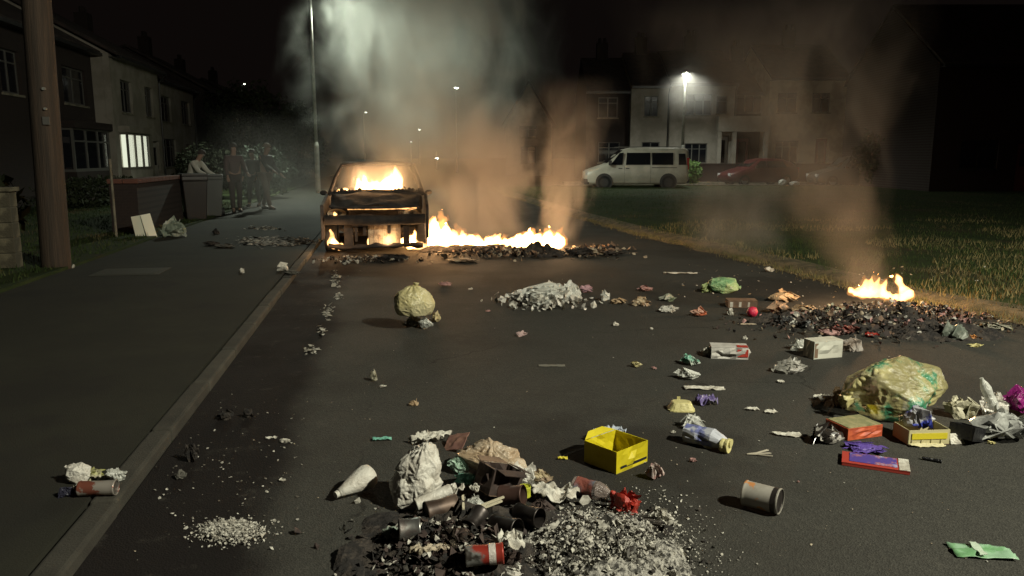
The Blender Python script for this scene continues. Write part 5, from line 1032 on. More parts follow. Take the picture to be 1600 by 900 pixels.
# -- white bits, middle ---------------------------------------------
for k, (px, py, w_, d_, lab) in enumerate([(1175, 641, .085, .035, 'thin white scrap, left of a pair on bare tarmac'), (1205, 645, .075, .06, 'blunt white scrap, right of a pair on bare tarmac'), (1234, 681, .155, .06, 'wavy white paper strip left of the black and silver foil'), (1100, 608, .27, .07, 'straight white paper strip above the pale yellow tub'), (1220, 598, .045, .05, 'small white square below the crushed clear bottle')]):
    scrap('white_scrap', px, py, w_, d_, M_tissue, lab, 'paper', seed=60+k, lift=.012, rag=.3, rz=R((0, 0, -6, -3, 0)[k]), rect=(k == 3))
p = P0(1064, 640); e = empty('yellow_tub', (p.x, p.y, .001), R(-6)-YAW, 'pale yellow tub lying upside down left of the purple wrapper', 'tub')
b = MB(); P = []
for z, k in ((0, 1.0), (.008, 1.0), (.009, .95), (.05, .70), (.054, .62)): P.append([(k*.085*math.copysign(abs(math.cos(a*.3927))**.55, math.cos(a*.3927)), k*.06*math.copysign(abs(math.sin(a*.3927))**.55, math.sin(a*.3927)), z+.003*noise.noise(Vector((a, z*50, 1)))) for a in range(16)])
b.grid(P, closed=True); b.f.append(tuple(range(64, 80))); b.m.append(0); b.build('body', M_yelp, e); b = MB(); b.box((-.02, .055, .03), (.0, .06, .065)); b.build('tab', M_yelp, e)
scrap('purple_wrapper', 1103, 632, .13, .09, mat('purple_white', (.13, .1, .25), .4, c2=(.5, .48, .5), ns=14, lo=.55, hi=.6), 'purple and white wrapper beside the pale yellow tub', 'wrapper', seed=66, lift=.05)
crumple('green_wrapper', 1077, 570, 36, 17, mat('green_white', (.15, .38, .28), .4, c2=(.5, .55, .48), ns=18), 'green and white crumpled wrapper above the clear curl', 'wrapper', seed=67, rz=R(-20), amp=.3)
crumple('clear_curl', 1072, 592, 44, 20, M_clear, 'clear crumpled curl above the straight white paper strip', 'plastic film', seed=68, rz=R(-25), amp=.5, fs=2.6)
e = box_item('milk_carton', 1138, 558, .28, .14, .09, mat('white_carton', (.56, .54, .50), .5, c2=(.42, .40, .37), ns=9), 'crushed white carton with a red panel', 'carton', rz=R(-8), open_=False, crush=.012)
b = MB(); b.box((.055, -.0745, .02), (.138, -.0725, .08)); b.box((.055, -.07, .0965), (.138, .0, .098)); b.build('red_panel', M_redp, e)
crumple('carton_spout', 1106, 556, 22, 18, M_tissue, 'torn white spout at the left end of the crushed carton', 'scrap', seed=69, amp=.35)
crumple('clear_bottle_crushed', 1232, 582, 56, 30, mat('grey_clear', (.36, .35, .31), .25, c2=(.6, .58, .54), ns=12, lo=.5, hi=.58, alpha=.8), 'crushed grey clear bottle below the white box', 'bottle', seed=70, amp=.45, fs=2.2, rz=R(-12))
e = box_item('white_box', 1285, 557, .26, .13, .135, mat('white_box_card', (.56, .56, .48), .7, c2=(.48, .47, .40), ns=5), 'clean white box standing below the burning heap', 'box', rz=R(16), open_=False, crush=.004)
b = MB(); b.box((-.125, -.0665, .01), (-.095, -.0655, .125)); b.build('edge_fold', M_card, e)
crumple('left_film', 1248, 546, 40, 22, M_clear, 'thin clear film left of the white box', 'plastic film', seed=71, amp=.4)
crumple('right_film', 1328, 548, 44, 28, mat('brownish_film', (.26, .21, .17), .3, c2=(.4, .36, .32), ns=10, alpha=.8), 'brownish clear film right of the white box', 'plastic film', seed=72, amp=.35)
# -- far band ----------------------------------------------------------
e = bag('green_bag', 1129, 457, 50, 26, pl('soft_green_bag', (.17, .34, .17), c2=(.30, .42, .22), ns=6), 'soft green knotted bag on the far right of the road', 8, amp=.12, knot_at=(1, 0, -.2)); crumple('green_bag_end', 1103, 457, 22, 20, pl('lime_bag', (.35, .42, .18)), 'lime green bag end left of the soft green bag', 'plastic bag', seed=73)
far_items = [('wrapper', 966, 475, 28, 11, M_tan, 'flat tan wrapper, left of two in the far litter row'), ('wrapper', 1001, 478, 32, 16, mat('cream_tan', (.45, .36, .24), .5, c2=(.25, .17, .1), ns=16), 'creased cream and tan wrapper, right of two in the far litter row'), ('packet', 1007, 455, 27, 11, M_pink, 'pinkish packet in the upper far litter row'), ('carton', 1043, 470, 32, 12, mat('white_green', (.42, .43, .36), .5, c2=(.12, .16, .1), ns=14), 'white and dark striped carton piece above the pale pouch'), ('pouch', 1045, 488, 36, 14, M_whitebag, 'pale pouch below the striped carton piece'), ('wrapper', 1091, 494, 30, 17, mat('pink_orange', (.5, .3, .22), .5, c2=(.42, .1, .04), ns=14), 'orange and pink crumpled wrapper right of the pale pouch'), ('cup', 1141, 493, 13, 13, M_tissue, 'small white cup left of the red ball'), ('film', 945, 470, 18, 22, M_clear, 'scrap of clear film right of the clear film heap'), ('pouch', 916, 457, 22, 13, mat('mauve_pouch', (.42, .26, .30), .5), 'mauve pouch at the right end of the clear film heap'), ('rag', 695, 447, 24, 8, M_pink, 'thin pinkish rag between the burning car and yellow bag'), ('cup', 583, 595, 15, 22, mat('clear_cup', (.45, .43, .33), .3, c2=(.2, .18, .12), ns=16), 'small clear beaker alone on the left part of the road'), ('cup', 646, 634, 17, 13, M_tan, 'tan beaker lying right of the small clear beaker'), ('wrapper', 995, 574, 22, 10, mat('straw_wrapper', (.5, .44, .22), .5), 'straw-coloured wrapper alone on the middle of the road'), ('tissue', 815, 526, 20, 11, mat('pink_tissue', (.55, .40, .38), .8), 'pink tinged tissue pair below the clear film heap')]
for k, (nm, px, py, w_, h_, m, lab) in enumerate(far_items): crumple(nm, px, py, w_, h_, m, lab, nm if nm != 'pouch' else 'packet', seed=80+k, amp=.38, fs=2.3, sub=4)
b = MB(); b.lathe([(.005, 0), (.04, .012), (.055, .05), (.04, .09), (.005, .102)], 18); q = P0(1175, 495); T(b.build('red_ball', pl('pinkish_red', (.6, .03, .08)), loc=(q.x, q.y, 0), smooth=True), 'small bright pinkish red ball left of the debris heap', 'ball')
e = box_item('brown_carton', 1158, 479, .30, .16, .07, M_card, 'brown carton with white printed patches in the far litter', 'carton', rz=R(-5), open_=False)
for k in range(3): b = MB(); b.box((-.13+k*.09, -.0815, .008), (-.10+k*.085, -.0805, .06)); b.build('white_patch', M_tissue, e)
scrap('flat_strip', 1167, 507, .17, .05, mat('buff_strip', (.42, .35, .26), .7), 'flat buff strip below the bright red ball', 'card', rect=True, lift=.004)
scrap('thin_stick', 1063, 428, .45, .035, M_tissue, 'long thin white strip at the top of the far litter', 'paper', rect=True, lift=.02)
scrap('flat_leaflet', 862, 572, .20, .055, mat('grey_leaflet', (.17, .16, .13), .7), 'dull grey leaflet lying flat in the middle of the road', 'paper', rect=True, lift=.003)
# clear film heap
for k, (px, py, w_, h_) in enumerate([(850, 476, 78, 40), (815, 472, 60, 22), (888, 472, 46, 38), (862, 470, 40, 34)]):
    crumple('film_wad', px, py, w_, h_, M_clear2 if k % 2 else M_clear, ['central wad of the clear film heap before the fire', 'low left wad of the clear film heap before the fire', 'right wad of the clear film heap before the fire', 'rear tall wad of the clear film heap before the fire'][k], 'plastic film', seed=100+k, amp=.42, fs=2.5, sub=5, solid=False, folds=9, group='clear film wads in front of the fire')
bits('film_shreds', (850, 474, 70, 12), 420, .02, .05, [M_tissue, M_clear2], 'pale shreds tucked round the clear film heap', 'shreds', 101, el=1.0, zmax=.12)
# yellow bag
bag('yellow_bag', 648, 492, 66, 52, M_ybag, 'pale yellow tied bin bag standing on the road before the burning car', 9, amp=.05, d=52, cat='bin bag', z0=.14, knot_at=(.1, 0, 1), lo=.88, crease=.04, taut=.35)
for k, (px, py, w_, h_, m, lab) in enumerate([(646, 510, 36, 22, mat('grey_clump', (.36, .35, .28), .6, c2=(.12, .11, .08), ns=16), 'grey crumpled litter under the pale yellow bag'), (665, 514, 28, 20, M_clear, 'clear cup lying in front of the pale yellow bag'), (682, 503, 22, 20, mat('yellowish_pot', (.55, .46, .26), .6), 'yellowish pot at the right foot of the pale yellow bag')]): crumple('crushed_litter', px, py, w_, h_, m, lab, 'litter', seed=110+k, amp=.32)
# -- left side ---------------------------------------------------------
bag('white_pouch', 122, 752, 42, 34, M_whitebag, 'small white knotted bag on the left pavement', 12, amp=.16, z0=KH, knot_at=(-.8, 0, .6))
can('drink_can', 154, 774, .033, .16, mat('silver_can', (.55, .5, .44), .3, metal=.6, c2=(.35, .12, .08), ns=9, lo=.52, hi=.56), 'silver drink can lying on the left pavement beside the kerb', 'drink can', rz=R(4), z0=KH, dent=.06)
crumple('yellow_peel', 148, 748, 40, 18, mat('olive_wrapper', (.30, .30, .08), .6, c2=(.5, .47, .36), ns=14), 'olive and white wrapper behind the silver can', 'wrapper', seed=121, z0=KH, amp=.4)
crumple('white_lump', 124, 768, 24, 16, M_tissue, 'white paper lump between small white bag and silver can', 'paper', seed=122, z0=KH, amp=.3)
crumple('dark_bag', 105, 775, 30, 18, pl('blue_black', (.03, .03, .05)), 'blue-black crumpled bag left of the silver can', 'plastic bag', seed=123, z0=KH)
crumple('clear_shell', 182, 750, 40, 24, M_clear, 'clear plastic shell right of the olive wrapper on the pavement', 'plastic film', seed=124, z0=KH, amp=.5)
bits('white_ash', (362, 832, 58, 20), 2600, .002, .008, [M_ash, M_tissue], 'patch of white ash flakes in the left gutter', 'ash', 125, el=.7, zmax=.03)
bits('gutter_bits', (360, 735, 120, 110), 170, .003, .010, [M_ash, mat('dull_bit', (.12, .11, .09), .9)], 'pale specks scattered along the dark gutter', 'crumbs', 126, gauss=False)
scrap('foil_strip', 424, 686, .06, .02, M_tissue, 'short white strip in the dark gutter, left one', 'paper', rect=True, rz=R(20), lift=.01); crumple('white_crumple', 445, 691, 22, 8, M_tissue, 'small white crumple in the dark gutter, right one', 'paper', seed=127)
crumple('dark_lump', 352, 655, 30, 20, M_soot, 'black charred lump in the gutter nearest the kerb', 'burnt rubbish', seed=128); crumple('dark_lump', 388, 652, 22, 16, M_soot, 'black charred lump in the gutter with a white speck', 'burnt rubbish', seed=129)
crumple('grey_lump', 282, 748, 24, 16, mat('dull_grey', (.10, .095, .08), .9), 'dull grey lump against the kerb left of the ash patch', 'stone', seed=130); crumple('dark_sack', 300, 720, 30, 34, M_soot, 'black slumped lump leaning on the left kerb', 'burnt rubbish', seed=131)
for k, (px, py, w_, h_, n) in enumerate([(525, 437, 8, 14, 60), (530, 463, 9, 6, 26), (514, 489, 9, 13, 50), (503, 518, 8, 9, 34), (487, 548, 12, 7, 50)]):
    bits('foam_trail', (px, py, w_, h_), n, .012, .035, [M_ash, mat('dirty_foam', (.30, .28, .23), .9)], ['trail of pale ash along the gutter edge, nearest the burning car', 'second patch of the pale ash trail from the car', 'middle patch of the pale ash trail along the gutter edge', 'fourth patch of the pale ash trail from the car', 'patch of pale ash ending the trail, nearest the viewer'][k], 'ash', 140+k, el=.3)
# transparent sack, ball, rubbish on the far pavement
crumple('clear_sack', 272, 370, 44, 34, mat('green_clear_sack', (.20, .24, .19), .25, c2=(.42, .45, .38), ns=7, lo=.5, hi=.62), 'greenish clear sack behind the leaning boards', 'plastic sack', seed=150, z0=KH, amp=.3, fs=1.8, sub=5)
crumple('dark_ball', 337, 366, 13, 10, M_soot, 'small black ball alone on the far pavement', 'ball', seed=151, z0=KH, amp=.1)
for k, (px, py, w_, h_, lab) in enumerate([(378, 427, 9, 9, 'small white scrap alone left of the kerb before the car'), (441, 423, 22, 15, 'white crumpled litter on the pavement beside the kerb'), (455, 429, 30, 8, 'grey flattened litter at the kerb before the car'), (352, 387, 40, 6, 'pale flattened litter across the pavement behind'), (330, 384, 30, 8, 'dark flattened litter on the far pavement')]):
    crumple('pavement_litter', px, py, w_, h_, [M_tissue, M_tissue, mat('dull_grey', (0,)*3), mat('dull_grey', (0,)*3), M_soot][k], lab, 'litter', seed=155+k, z0=KH, amp=.4)
for k, (px, py, lab) in enumerate([(108, 410, 'upper white scrap at the foot of the wooden pole'), (115, 419, 'lower white scrap at the foot of the wooden pole')]): crumple('white_scrap', px, py, 5, 7, M_tissue, lab, 'paper', seed=165+k, z0=KH, sub=2)
bits('powder_patch', (432, 378, 50, 6), 3200, .02, .06, [M_ash, mat('powder_grey', (.2, .19, .17), .9), mat('dull_grey', (0,)*3)], 'pale extinguisher powder strewn on the pavement beside the burning car', 'powder', 170, z0=KH, el=.15)
bits('powder_patch', (412, 357, 26, 3), 200, .02, .05, [M_ash, mat('dull_grey', (0,)*3)], 'thin far streak of pale powder on the pavement', 'powder', 171, z0=KH, el=.15)
bits('car_debris', (575, 407, 90, 6), 260, .015, .05, [M_soot, M_char, M_ashy, M_ash], 'charred fragments strewn on the road before the burning car', 'burnt rubbish', 172, el=.5, zmax=.04)
# -- heaps that burn ----------------------------------------------------
heap('burning_heap', 745, 392, 2.4, .6, .12, M_soot, 'long charred mound under the row of flames', 'burnt rubbish', 11)
heap('burning_heap', 842, 399, .9, .5, .22, M_soot, 'darker charred hump at the right end of the flame row', 'burnt rubbish', 12)
bits('heap_scraps', (790, 399, 120, 7), 500, .02, .05, [M_soot, M_char, M_ashy, M_card], 'charred scraps round the foot of the flame row', 'burnt rubbish', 173, el=.9, zmax=.1)
bits('road_scraps', (930, 395, 60, 10), 260, .02, .07, [M_char, M_ashy, M_card], 'charred strips on the road right of the flame row', 'burnt rubbish', 174, el=.6, zmax=.06)
for k, (px, py, w_, h_, m, lab) in enumerate([(905, 400, 50, 16, M_char, 'charred curled panel right of the flame row'), (950, 398, 60, 8, M_soot, 'flat burnt strip farther right of the flame row'), (610, 407, 60, 12, M_char, 'burnt lump of plastic under the car front'), (720, 409, 60, 7, M_ashy, 'flattened pale scorched piece before the flames')]): crumple('burnt_piece', px, py, w_, h_, m, lab, 'burnt rubbish', seed=180+k, amp=.4)
heap('rubbish_heap', 1375, 510, 1.5, .65, .19, M_soot, 'dark charred heap under the small fire at the edge of the green', 'rubbish heap', 13)
heap('rubbish_heap', 1250, 503, 1.0, .45, .10, M_soot, 'lower dark heap of litter left of the small fire', 'rubbish heap', 14)
heap('rubbish_heap', 1480, 524, 1.0, .5, .12, M_soot, 'dark heap of litter right of the small fire', 'rubbish heap', 15)
bits('heap_litter', (1380, 508, 205, 24), 2400, .006, .030, [M_soot, M_darkcard, M_ashy, M_card, M_char, M_pink, M_darkcard, M_char, M_ash], 'small mixed scraps spread over the charred heap by the green', 'litter', 175, el=1.0, zmax=.2)
hl = [(1222, 470, 52, 20, M_tan, 'tan crumpled sack at the upper left of the burning heap'), (1215, 489, 40, 22, mat('orange_white', (.5, .32, .2), .6, c2=(.04, .03, .02), ns=9), 'black and cream torn box left of the burning heap'), (1260, 492, 60, 18, M_tan, 'long tan card piece under the tan sack'), (1228, 508, 40, 18, mat('black_white', (.03, .03, .03), .5, c2=(.5, .5, .45), ns=12, lo=.52, hi=.57), 'black and white shreds below the long tan card'), (1262, 513, 34, 18, mat('black_white', (0,)*3), 'black and white shreds right of their twin below the tan card'), (1303, 497, 44, 26, mat('grey_yellow', (.40, .40, .30), .5, c2=(.2, .18, .1), ns=12), 'greyish yellow crushed packet left of the flames'), (1320, 521, 50, 16, mat('dull_red', (.25, .06, .045), .6, c2=(.1, .04, .03), ns=8), 'dull red torn bag before the flames'), (1362, 527, 24, 10, M_redp, 'dark red lid in front of the burning heap'), (1300, 523, 40, 14, M_pink, 'pink and cream scraps above the white box'), (1425, 515, 26, 18, M_tan, 'tan paper wad right below the flames'), (1450, 524, 52, 22, M_soot, 'black slumped bag right of the flames'), (1490, 531, 46, 32, mat('green_grey_bag', (.12, .14, .115), .35, c2=(.25, .27, .23), ns=7), 'greenish grey bag at the right of the heap'), (1470, 496, 46, 24, M_soot, 'black charred sack behind the tan wad'), (1504, 506, 30, 18, M_pink, 'pale pink and tan wad behind the greenish grey bag'), (1550, 512, 62, 10, mat('pale_grey_strip', (.28, .27, .21), .7), 'pale grey flattened strip at the edge of the grass'), (1520, 531, 24, 10, mat('orange_wad', (.5, .22, .06), .6), 'small orange wad right of the greenish grey bag'), (1526, 541, 28, 5, M_yelp, 'thin yellow strip below the orange wad'), (1340, 508, 40, 16, M_ashy, 'scorched pale card against the flames'), (1400, 512, 50, 16, M_char, 'charred plank end below the flames')]
for k, (px, py, w_, h_, m, lab) in enumerate(hl): crumple('heap_litter_piece', px, py, w_, h_, m, lab, 'litter', seed=190+k, amp=.42, fs=2.3)
# small loose white pieces on open tarmac
for k, (px, py, w_, h_, lab) in enumerate([(1022, 577, 10, 5, 'tiny white scrap right of the straw-coloured wrapper'), (1164, 531, 9, 7, 'tiny white scrap above the red panelled carton'), (1052, 677, 9, 5, 'tiny pinkish scrap left of the blue and white bottle'), (1082, 722, 14, 8, 'small buff scrap below the blue and white bottle'), (597, 605, 14, 4, 'thin buff scrap below the small clear beaker'), (735, 453, 9, 4, 'thin pale scrap above the pale yellow bag, to its right'), (762, 487, 10, 4, 'thin pale scrap left below the clear film heap'), (961, 509, 14, 6, 'cluster of white bits right of the purple glow'), (1201, 425, 16, 10, 'pale scrap on the grass edge above the tan sack'), (1247, 754, 6, 4, 'tiny white crumb right of the food tin'), (442, 752, 12, 6, 'buff crumb at the right of the dark gutter'), (1018, 515, 6, 4, 'tiny buff crumb on the middle road')]):
    if 'purple glow' in lab: lab = 'cluster of white bits below the scrap of clear film'
    crumple('loose_scrap', px, py, w_, h_, M_tissue if k % 3 else M_pink, lab, 'scrap', seed=230+k, sub=2, amp=.35)
b = MB(); q = P0(1182, 711)
for k in range(5): b.tube([(-.05, 0, .006), (.0, .005*k-.01, .008), (.07, (k-2)*.022, .012+.006*(k % 2))], .0035, 5)
T(b.build('twig', mat('pale_twig', (.42, .38, .3), .8), loc=(q.x, q.y, 0), rot=(0, 0, -YAW)), 'forked pale plastic twig right of the blue and white bottle', 'twig')
bits('tarmac_crumbs', (900, 640, 700, 240), 420, .0025, .006, [M_tissue, mat('dull_bit', (0,)*3), M_ashy], 'tiny pale crumbs sprinkled all over the road', 'crumbs', 176, gauss=False)
bits('verge_litter', (1300, 440, 240, 26), 120, .008, .02, [M_tissue, M_tan], 'tiny pale scraps along the edge of the green', 'crumbs', 177, z0=.09, gauss=False)
# ------------------------------------------------------------------ flames
def flame_mat(name, col, s):
    m = bpy.data.materials.new(name); m.use_nodes = True; n = m.node_tree.nodes; l = m.node_tree.links
    n.clear(); o = n.new('ShaderNodeOutputMaterial'); e = n.new('ShaderNodeEmission'); e.inputs[0].default_value = (*col, 1); e.inputs[1].default_value = s
    l.new(e.outputs[0], o.inputs['Volume']); return m
FL = flame_mat('flame', (1.0, 0.50, 0.17), 85); FL2 = flame_mat('flame_soft', (1.0, 0.40, 0.10), 9)
def flames(name, base, tongues, label, m=FL, vox=0.022, seed=1, disp=0.05, cat='fire', parent=None):
    """base: world point; tongues: (x, y, z, radius, height, lean)"""
    b = MB(); r_ = random.Random(seed)
    for (x, y, z, r, h, ln) in tongues:
        P = []; N = 9; ph = r_.uniform(0, 6)
        for i in range(N):
            t = i/(N-1); rr = r*(0.35+0.65*math.sin(min(1, t*2.6+.25)*math.pi/2))*(1-t**1.5)**.8 + 0.004
            cx = x + ln*t*t*h + math.sin(t*5+ph)*r*.35*t; cyy = y + math.cos(t*4+ph)*r*.3*t
            P.append([(cx+rr*math.cos(a*math.pi/5), cyy+rr*.8*math.sin(a*math.pi/5), z+h*t) for a in range(10)])
        b.grid(P, closed=True); n = len(b.v); b.f.append(tuple(range(n-10, n))); b.m.append(0); b.f.append(tuple(range(n-10*N+9, n-10*N-1, -1))); b.m.append(0)
    o = b.build(name, m, loc=base, fix=True)
    md = o.modifiers.new('union', 'REMESH'); md.mode = 'VOXEL'; md.voxel_size = vox
    tx = bpy.data.textures.new(name, 'CLOUDS'); tx.noise_scale = 0.12; md = o.modifiers.new('lick', 'DISPLACE'); md.texture = tx; md.strength = disp*1.6; md.mid_level = 0.55
    tx2 = bpy.data.textures.new(name, 'CLOUDS'); tx2.noise_scale = 0.04; md = o.modifiers.new('lick2', 'DISPLACE'); md.texture = tx2; md.strength = disp*.8; md.mid_level = 0.5
    md = o.modifiers.new('smooth', 'SMOOTH'); md.iterations = 3
    if parent: o.parent = parent; o.location = base
    else: T(o, label, cat)
    return o

# ------------------------------------------------------------------ smoke
def smoke(name, base, H, r0, r1, lean, curve, dens, label, ns=0.8, col=(0.75, 0.72, 0.68), soft=0.5, amp=1.6, aniso=0.25, fade=0.35, step=0.35, seed=0.0, rise=0.15, ysq=1.0):
    """plume of real smoke: centre line base + lean*z + curve*z*z, radius r0+r1*z"""
    m = bpy.data.materials.new(name); m.use_nodes = True; nt = m.node_tree; n = nt.nodes; l = nt.links; n.clear()
    out = n.new('ShaderNodeOutputMaterial'); pv = n.new('ShaderNodeVolumePrincipled'); l.new(pv.outputs[0], out.inputs['Volume'])
    pv.inputs['Color'].default_value = (*col, 1); pv.inputs['Anisotropy'].default_value = aniso
    def mth(op, a, c=None, d=None, clamp=False):
        x = n.new('ShaderNodeMath'); x.operation = op; x.use_clamp = clamp
        for i, q in enumerate((a, c, d)):
            if q is None: continue
            if isinstance(q, (int, float)): x.inputs[i].default_value = q
            else: l.new(q, x.inputs[i])
        return x.outputs[0]
    tc = n.new('ShaderNodeTexCoord'); sp = n.new('ShaderNodeSeparateXYZ'); l.new(tc.outputs['Object'], sp.inputs[0]); x, y, z = sp.outputs
    z2 = mth('MULTIPLY', z, z)
    dx = mth('SUBTRACT', x, mth('ADD', mth('MULTIPLY', z, lean[0]), mth('MULTIPLY', z2, curve[0])))
    dy = mth('MULTIPLY', mth('SUBTRACT', y, mth('ADD', mth('MULTIPLY', z, lean[1]), mth('MULTIPLY', z2, curve[1]))), 1/ysq)
    d = mth('SQRT', mth('ADD', mth('MULTIPLY', dx, dx), mth('MULTIPLY', dy, dy)))
    q = mth('SUBTRACT', 1.0, mth('DIVIDE', d, mth('ADD', mth('MULTIPLY', z, r1), r0)))
    mp = n.new('ShaderNodeMapping'); mp.inputs['Location'].default_value = (seed, seed*1.7, -seed); mp.inputs['Scale'].default_value = (1, 1, 0.62); l.new(tc.outputs['Object'], mp.inputs[0])
    nz = n.new('ShaderNodeTexNoise'); nz.inputs['Scale'].default_value = ns; nz.inputs['Detail'].default_value = 5; nz.inputs['Roughness'].default_value = 0.52
    nz.inputs['Distortion'].default_value = 1.3; l.new(mp.outputs[0], nz.inputs['Vector'])
    f = mth('ADD', mth('MULTIPLY', q, 1.5), mth('MULTIPLY', mth('SUBTRACT', nz.outputs[0], 0.56), amp*2))
    r = n.new('ShaderNodeMapRange'); r.interpolation_type = 'SMOOTHSTEP'; r.inputs[1].default_value = 0.0; r.inputs[2].default_value = soft*2; l.new(f, r.inputs[0])
    edge = n.new('ShaderNodeMapRange'); edge.inputs[1].default_value = -0.15; edge.inputs[2].default_value = 0.1; l.new(q, edge.inputs[0])
    top = n.new('ShaderNodeMapRange'); top.inputs[1].default_value = H; top.inputs[2].default_value = H*(1-fade); l.new(z, top.inputs[0])
    bot = n.new('ShaderNodeMapRange'); bot.inputs[1].default_value = 0.0; bot.inputs[2].default_value = rise; l.new(z, bot.inputs[0])
    thin = mth('DIVIDE', dens, mth('ADD', 1.0, mth('MULTIPLY', z, 0.25)))
    D_ = mth('MULTIPLY', mth('MULTIPLY', mth('MULTIPLY', r.outputs[0], edge.outputs[0]), mth('MULTIPLY', top.outputs[0], bot.outputs[0])), thin)
    l.new(D_, pv.inputs['Density'])
    m.cycles.volume_step_rate = step
    b = MB(); P = []; N = 10
    for i in range(N+1):
        zz = H*i/N; rr = (r0+r1*zz)*1.2
        P.append([(lean[0]*zz+curve[0]*zz*zz+rr*math.cos(a*math.pi/9), lean[1]*zz+curve[1]*zz*zz+rr*ysq*math.sin(a*math.pi/9), zz) for a in range(18)])
    b.grid(P, closed=True); k_ = len(b.v); b.f.append(tuple(range(k_-18, k_))); b.m.append(0); b.f.append(tuple(range(17, -1, -1))); b.m.append(0)
    o = b.build(name, m, loc=base, fix=True); T(o, label, 'smoke', kind='stuff'); return o
# ------------------------------------------------------------------ fires
B = G(760, 396)      # the burning strip beside the car
r_ = random.Random(4); tg = []
prof = [(632, .16), (645, .36), (658, .46), (668, .50), (680, .56), (694, .50), (708, .36), (722, .28), (738, .24), (752, .22), (768, .22), (784, .22), (800, .24), (812, .28), (824, .32), (836, .30), (848, .32), (860, .34), (872, .30)]
for px, h in prof:
    q = G(px + r_.uniform(-3, 3), 389 + r_.uniform(-3, 4)); tg.append((q.x-B.x, q.y-B.y+.1, 0.0, .12+h*.10, h, r_.uniform(-.1, .35)))
    q = G(px + r_.uniform(-6, 6), 384 + r_.uniform(-3, 3)); tg.append((q.x-B.x, q.y-B.y, 0.02, .10, h*r_.uniform(.6, .95), r_.uniform(-.2, .4)))
flames('flames', B, tg, 'long low row of white-hot flames across the road beside the burning car')
cab = []
for x, h, y in [(-.28, .30, 1.3), (-.18, .34, 1.35), (-.06, .26, 1.3), (.06, .24, 1.28), (.16, .30, 1.3), (.26, .38, 1.33), (.33, .50, 1.45), (.42, .40, 1.5), (-.5, .12, 1.2), (-.6, .10, 1.15)]: cab.append((x, y, .93, .09, h, rnd.uniform(-.1, .3)))
flames('flames', (CX, CY, 0), cab, 'white and yellow flames leaping inside the car behind the missing windscreen', disp=.04)
flames('flames', (CX, CY, 0), [(-.66, .25, .08, .09, .22, .1), (-.72, .4, .1, .08, .3, 0), (-.56, .2, .06, .06, .14, 0)], 'small flame at the car front wheel next to the kerb', disp=.03, vox=.014)
flames('flames', (CX, CY, 0), [(-.42+k*.022, .10+.05*abs(-.42+k*.022), .712, .013+.006*(k/48), rnd.uniform(.012, .03)+.03*(k/48)**2, 0) for k in range(50)] + [(x, .3, .12, .05, .16+.08*(k % 2), .1) for k, x in enumerate([-.1, .05, .2, .33, .5, .62])], 'thin line of fire licking along the car bonnet edge and grille', m=FL, vox=.010, disp=.01)
flames('flames', (CX, CY, 0), [(-.62, .08, .63, .035, .07, 0)], 'small bright flame in the left headlamp hollow', vox=.008, disp=.008)
q = G(1385, 492); fl_ = []
for px, h, pz, ln in [(1330, .06, .20, -.4), (1338, .13, .17, 0), (1346, .20, .16, .1), (1356, .23, .15, .1), (1366, .22, .15, .1), (1376, .20, .15, .2), (1386, .09, .14, 0), (1396, .07, .13, 0), (1408, .13, .11, 0), (1414, .17, .13, -.5), (1420, .13, .15, -.5), (1408, .16, .21, -.7), (1401, .13, .27, -.4)]:
    g = G(px, 488); fl_.append((g.x-q.x, g.y-q.y, pz, .052, h, ln))
flames('flames', q, fl_, 'small white-hot fire on the rubbish heap at the edge of the green', vox=.012, disp=.03)
# dimmer outer sheath of the row flames; an added glow round the small fire
tg2 = [(x+rnd.uniform(-.1, .1), y+.05, z, r*1.15, h*1.25, l+.1) for x, y, z, r, h, l in tg[::2]]
flames('outer_flame_glow', B, tg2, 'dim orange outer flames licking above the white-hot row', m=FL2, seed=9, disp=.12, vox=.03)
flames('outer_flame_glow', q, [(x, y, z-.02, r*1.3, h*1.3, l) for x, y, z, r, h, l in fl_], 'dim orange shell of glow added over the small rubbish fire', m=FL2, seed=9, disp=.05, vox=.018)
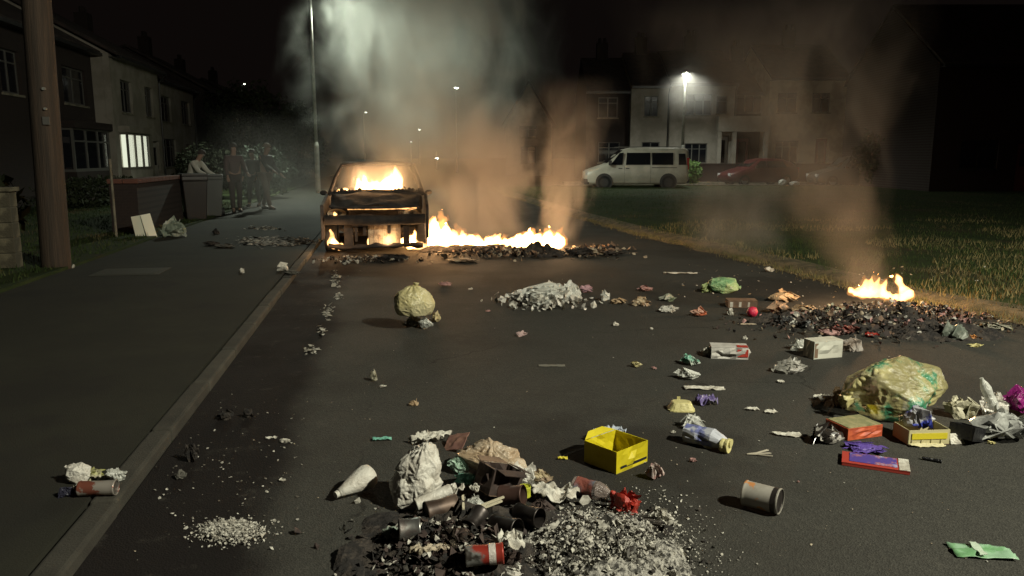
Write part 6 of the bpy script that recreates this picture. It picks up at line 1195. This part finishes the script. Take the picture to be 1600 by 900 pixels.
# ------------------------------------------------------------------ smoke
GRY = (.72, .73, .68)
smoke('smoke', (.45, 13.9, .3), 9.0, 1.8, .12, (.02, .18), (.004, .01), .62, 'broad grey smoke column rising from the burning car and road fire', ns=.85, amp=1.8, seed=2.0, ysq=.8, rise=1.2, soft=.45, col=GRY)
smoke('smoke', G(742, 385, .3), 2.1, .78, .10, (.30, .1), (-.10, 0), 1.9, 'orange-lit smoke billowing low over the row of flames', ns=1.3, amp=1.5, seed=5.0, ysq=.8, rise=.25, soft=.4, fade=.6)
smoke('smoke', G(872, 383, .2), 2.6, .42, .20, (.04, .1), (.03, .01), 1.5, 'narrow tan smoke plume at the right end of the flame row', ns=1.7, amp=1.9, seed=9.0, rise=.2, soft=.55, fade=.8)
smoke('smoke', G(1380, 486, .2), 2.8, .16, .52, (-.55, .15), (.04, .0), .85, 'brown smoke drifting left from the fire at the edge of the green', ns=1.7, amp=1.9, seed=13.0, rise=.1, soft=.55, fade=.85, col=(.62, .54, .46))
smoke('smoke', G(1150, 400, .1), 1.5, .95, .2, (-.1, .1), (0, .0), .45, 'thin brown smoke hanging low over the edge of the green', ns=1.3, amp=1.5, seed=17.0, rise=.3, ysq=.8, soft=.5, fade=.6)
smoke('smoke', (CX-.0, CY+2.3, .85), .62, .80, -.14, (0, 0), (0, 0), 7.0, 'fire-lit smoke filling the cabin of the burning car', ns=2.5, amp=.5, seed=3.0, rise=.05, ysq=1.25, soft=.3, fade=.2)
smoke('smoke', (1.7, 29.2, 1.2), 9.8, 4.5, .2, (.02, 0), (0, 0), .27, 'pale smoke cloud drifting around the tall street lamp', ns=.5, amp=1.5, seed=21.0, rise=2.5, ysq=.8, col=GRY)
smoke('smoke', (-2.6, 19.5, .1), 2.6, 1.6, .3, (-.1, .2), (0, 0), .10, 'thin grey smoke drifting over the pavement beside the burning car', ns=.8, amp=1.4, seed=25.0, rise=.3, ysq=2.2, fade=.7)
smoke('smoke', (lp.x, lp.y-.8, 3.4), 4.4, 2.0, .0, (0, 0), (0, 0), .07, 'faint veil of smoke added for the glow round the lamp behind the van', ns=.8, amp=.5, seed=29.0, rise=1.2, fade=.4)  # thin smoke added around the lantern to give it a halo
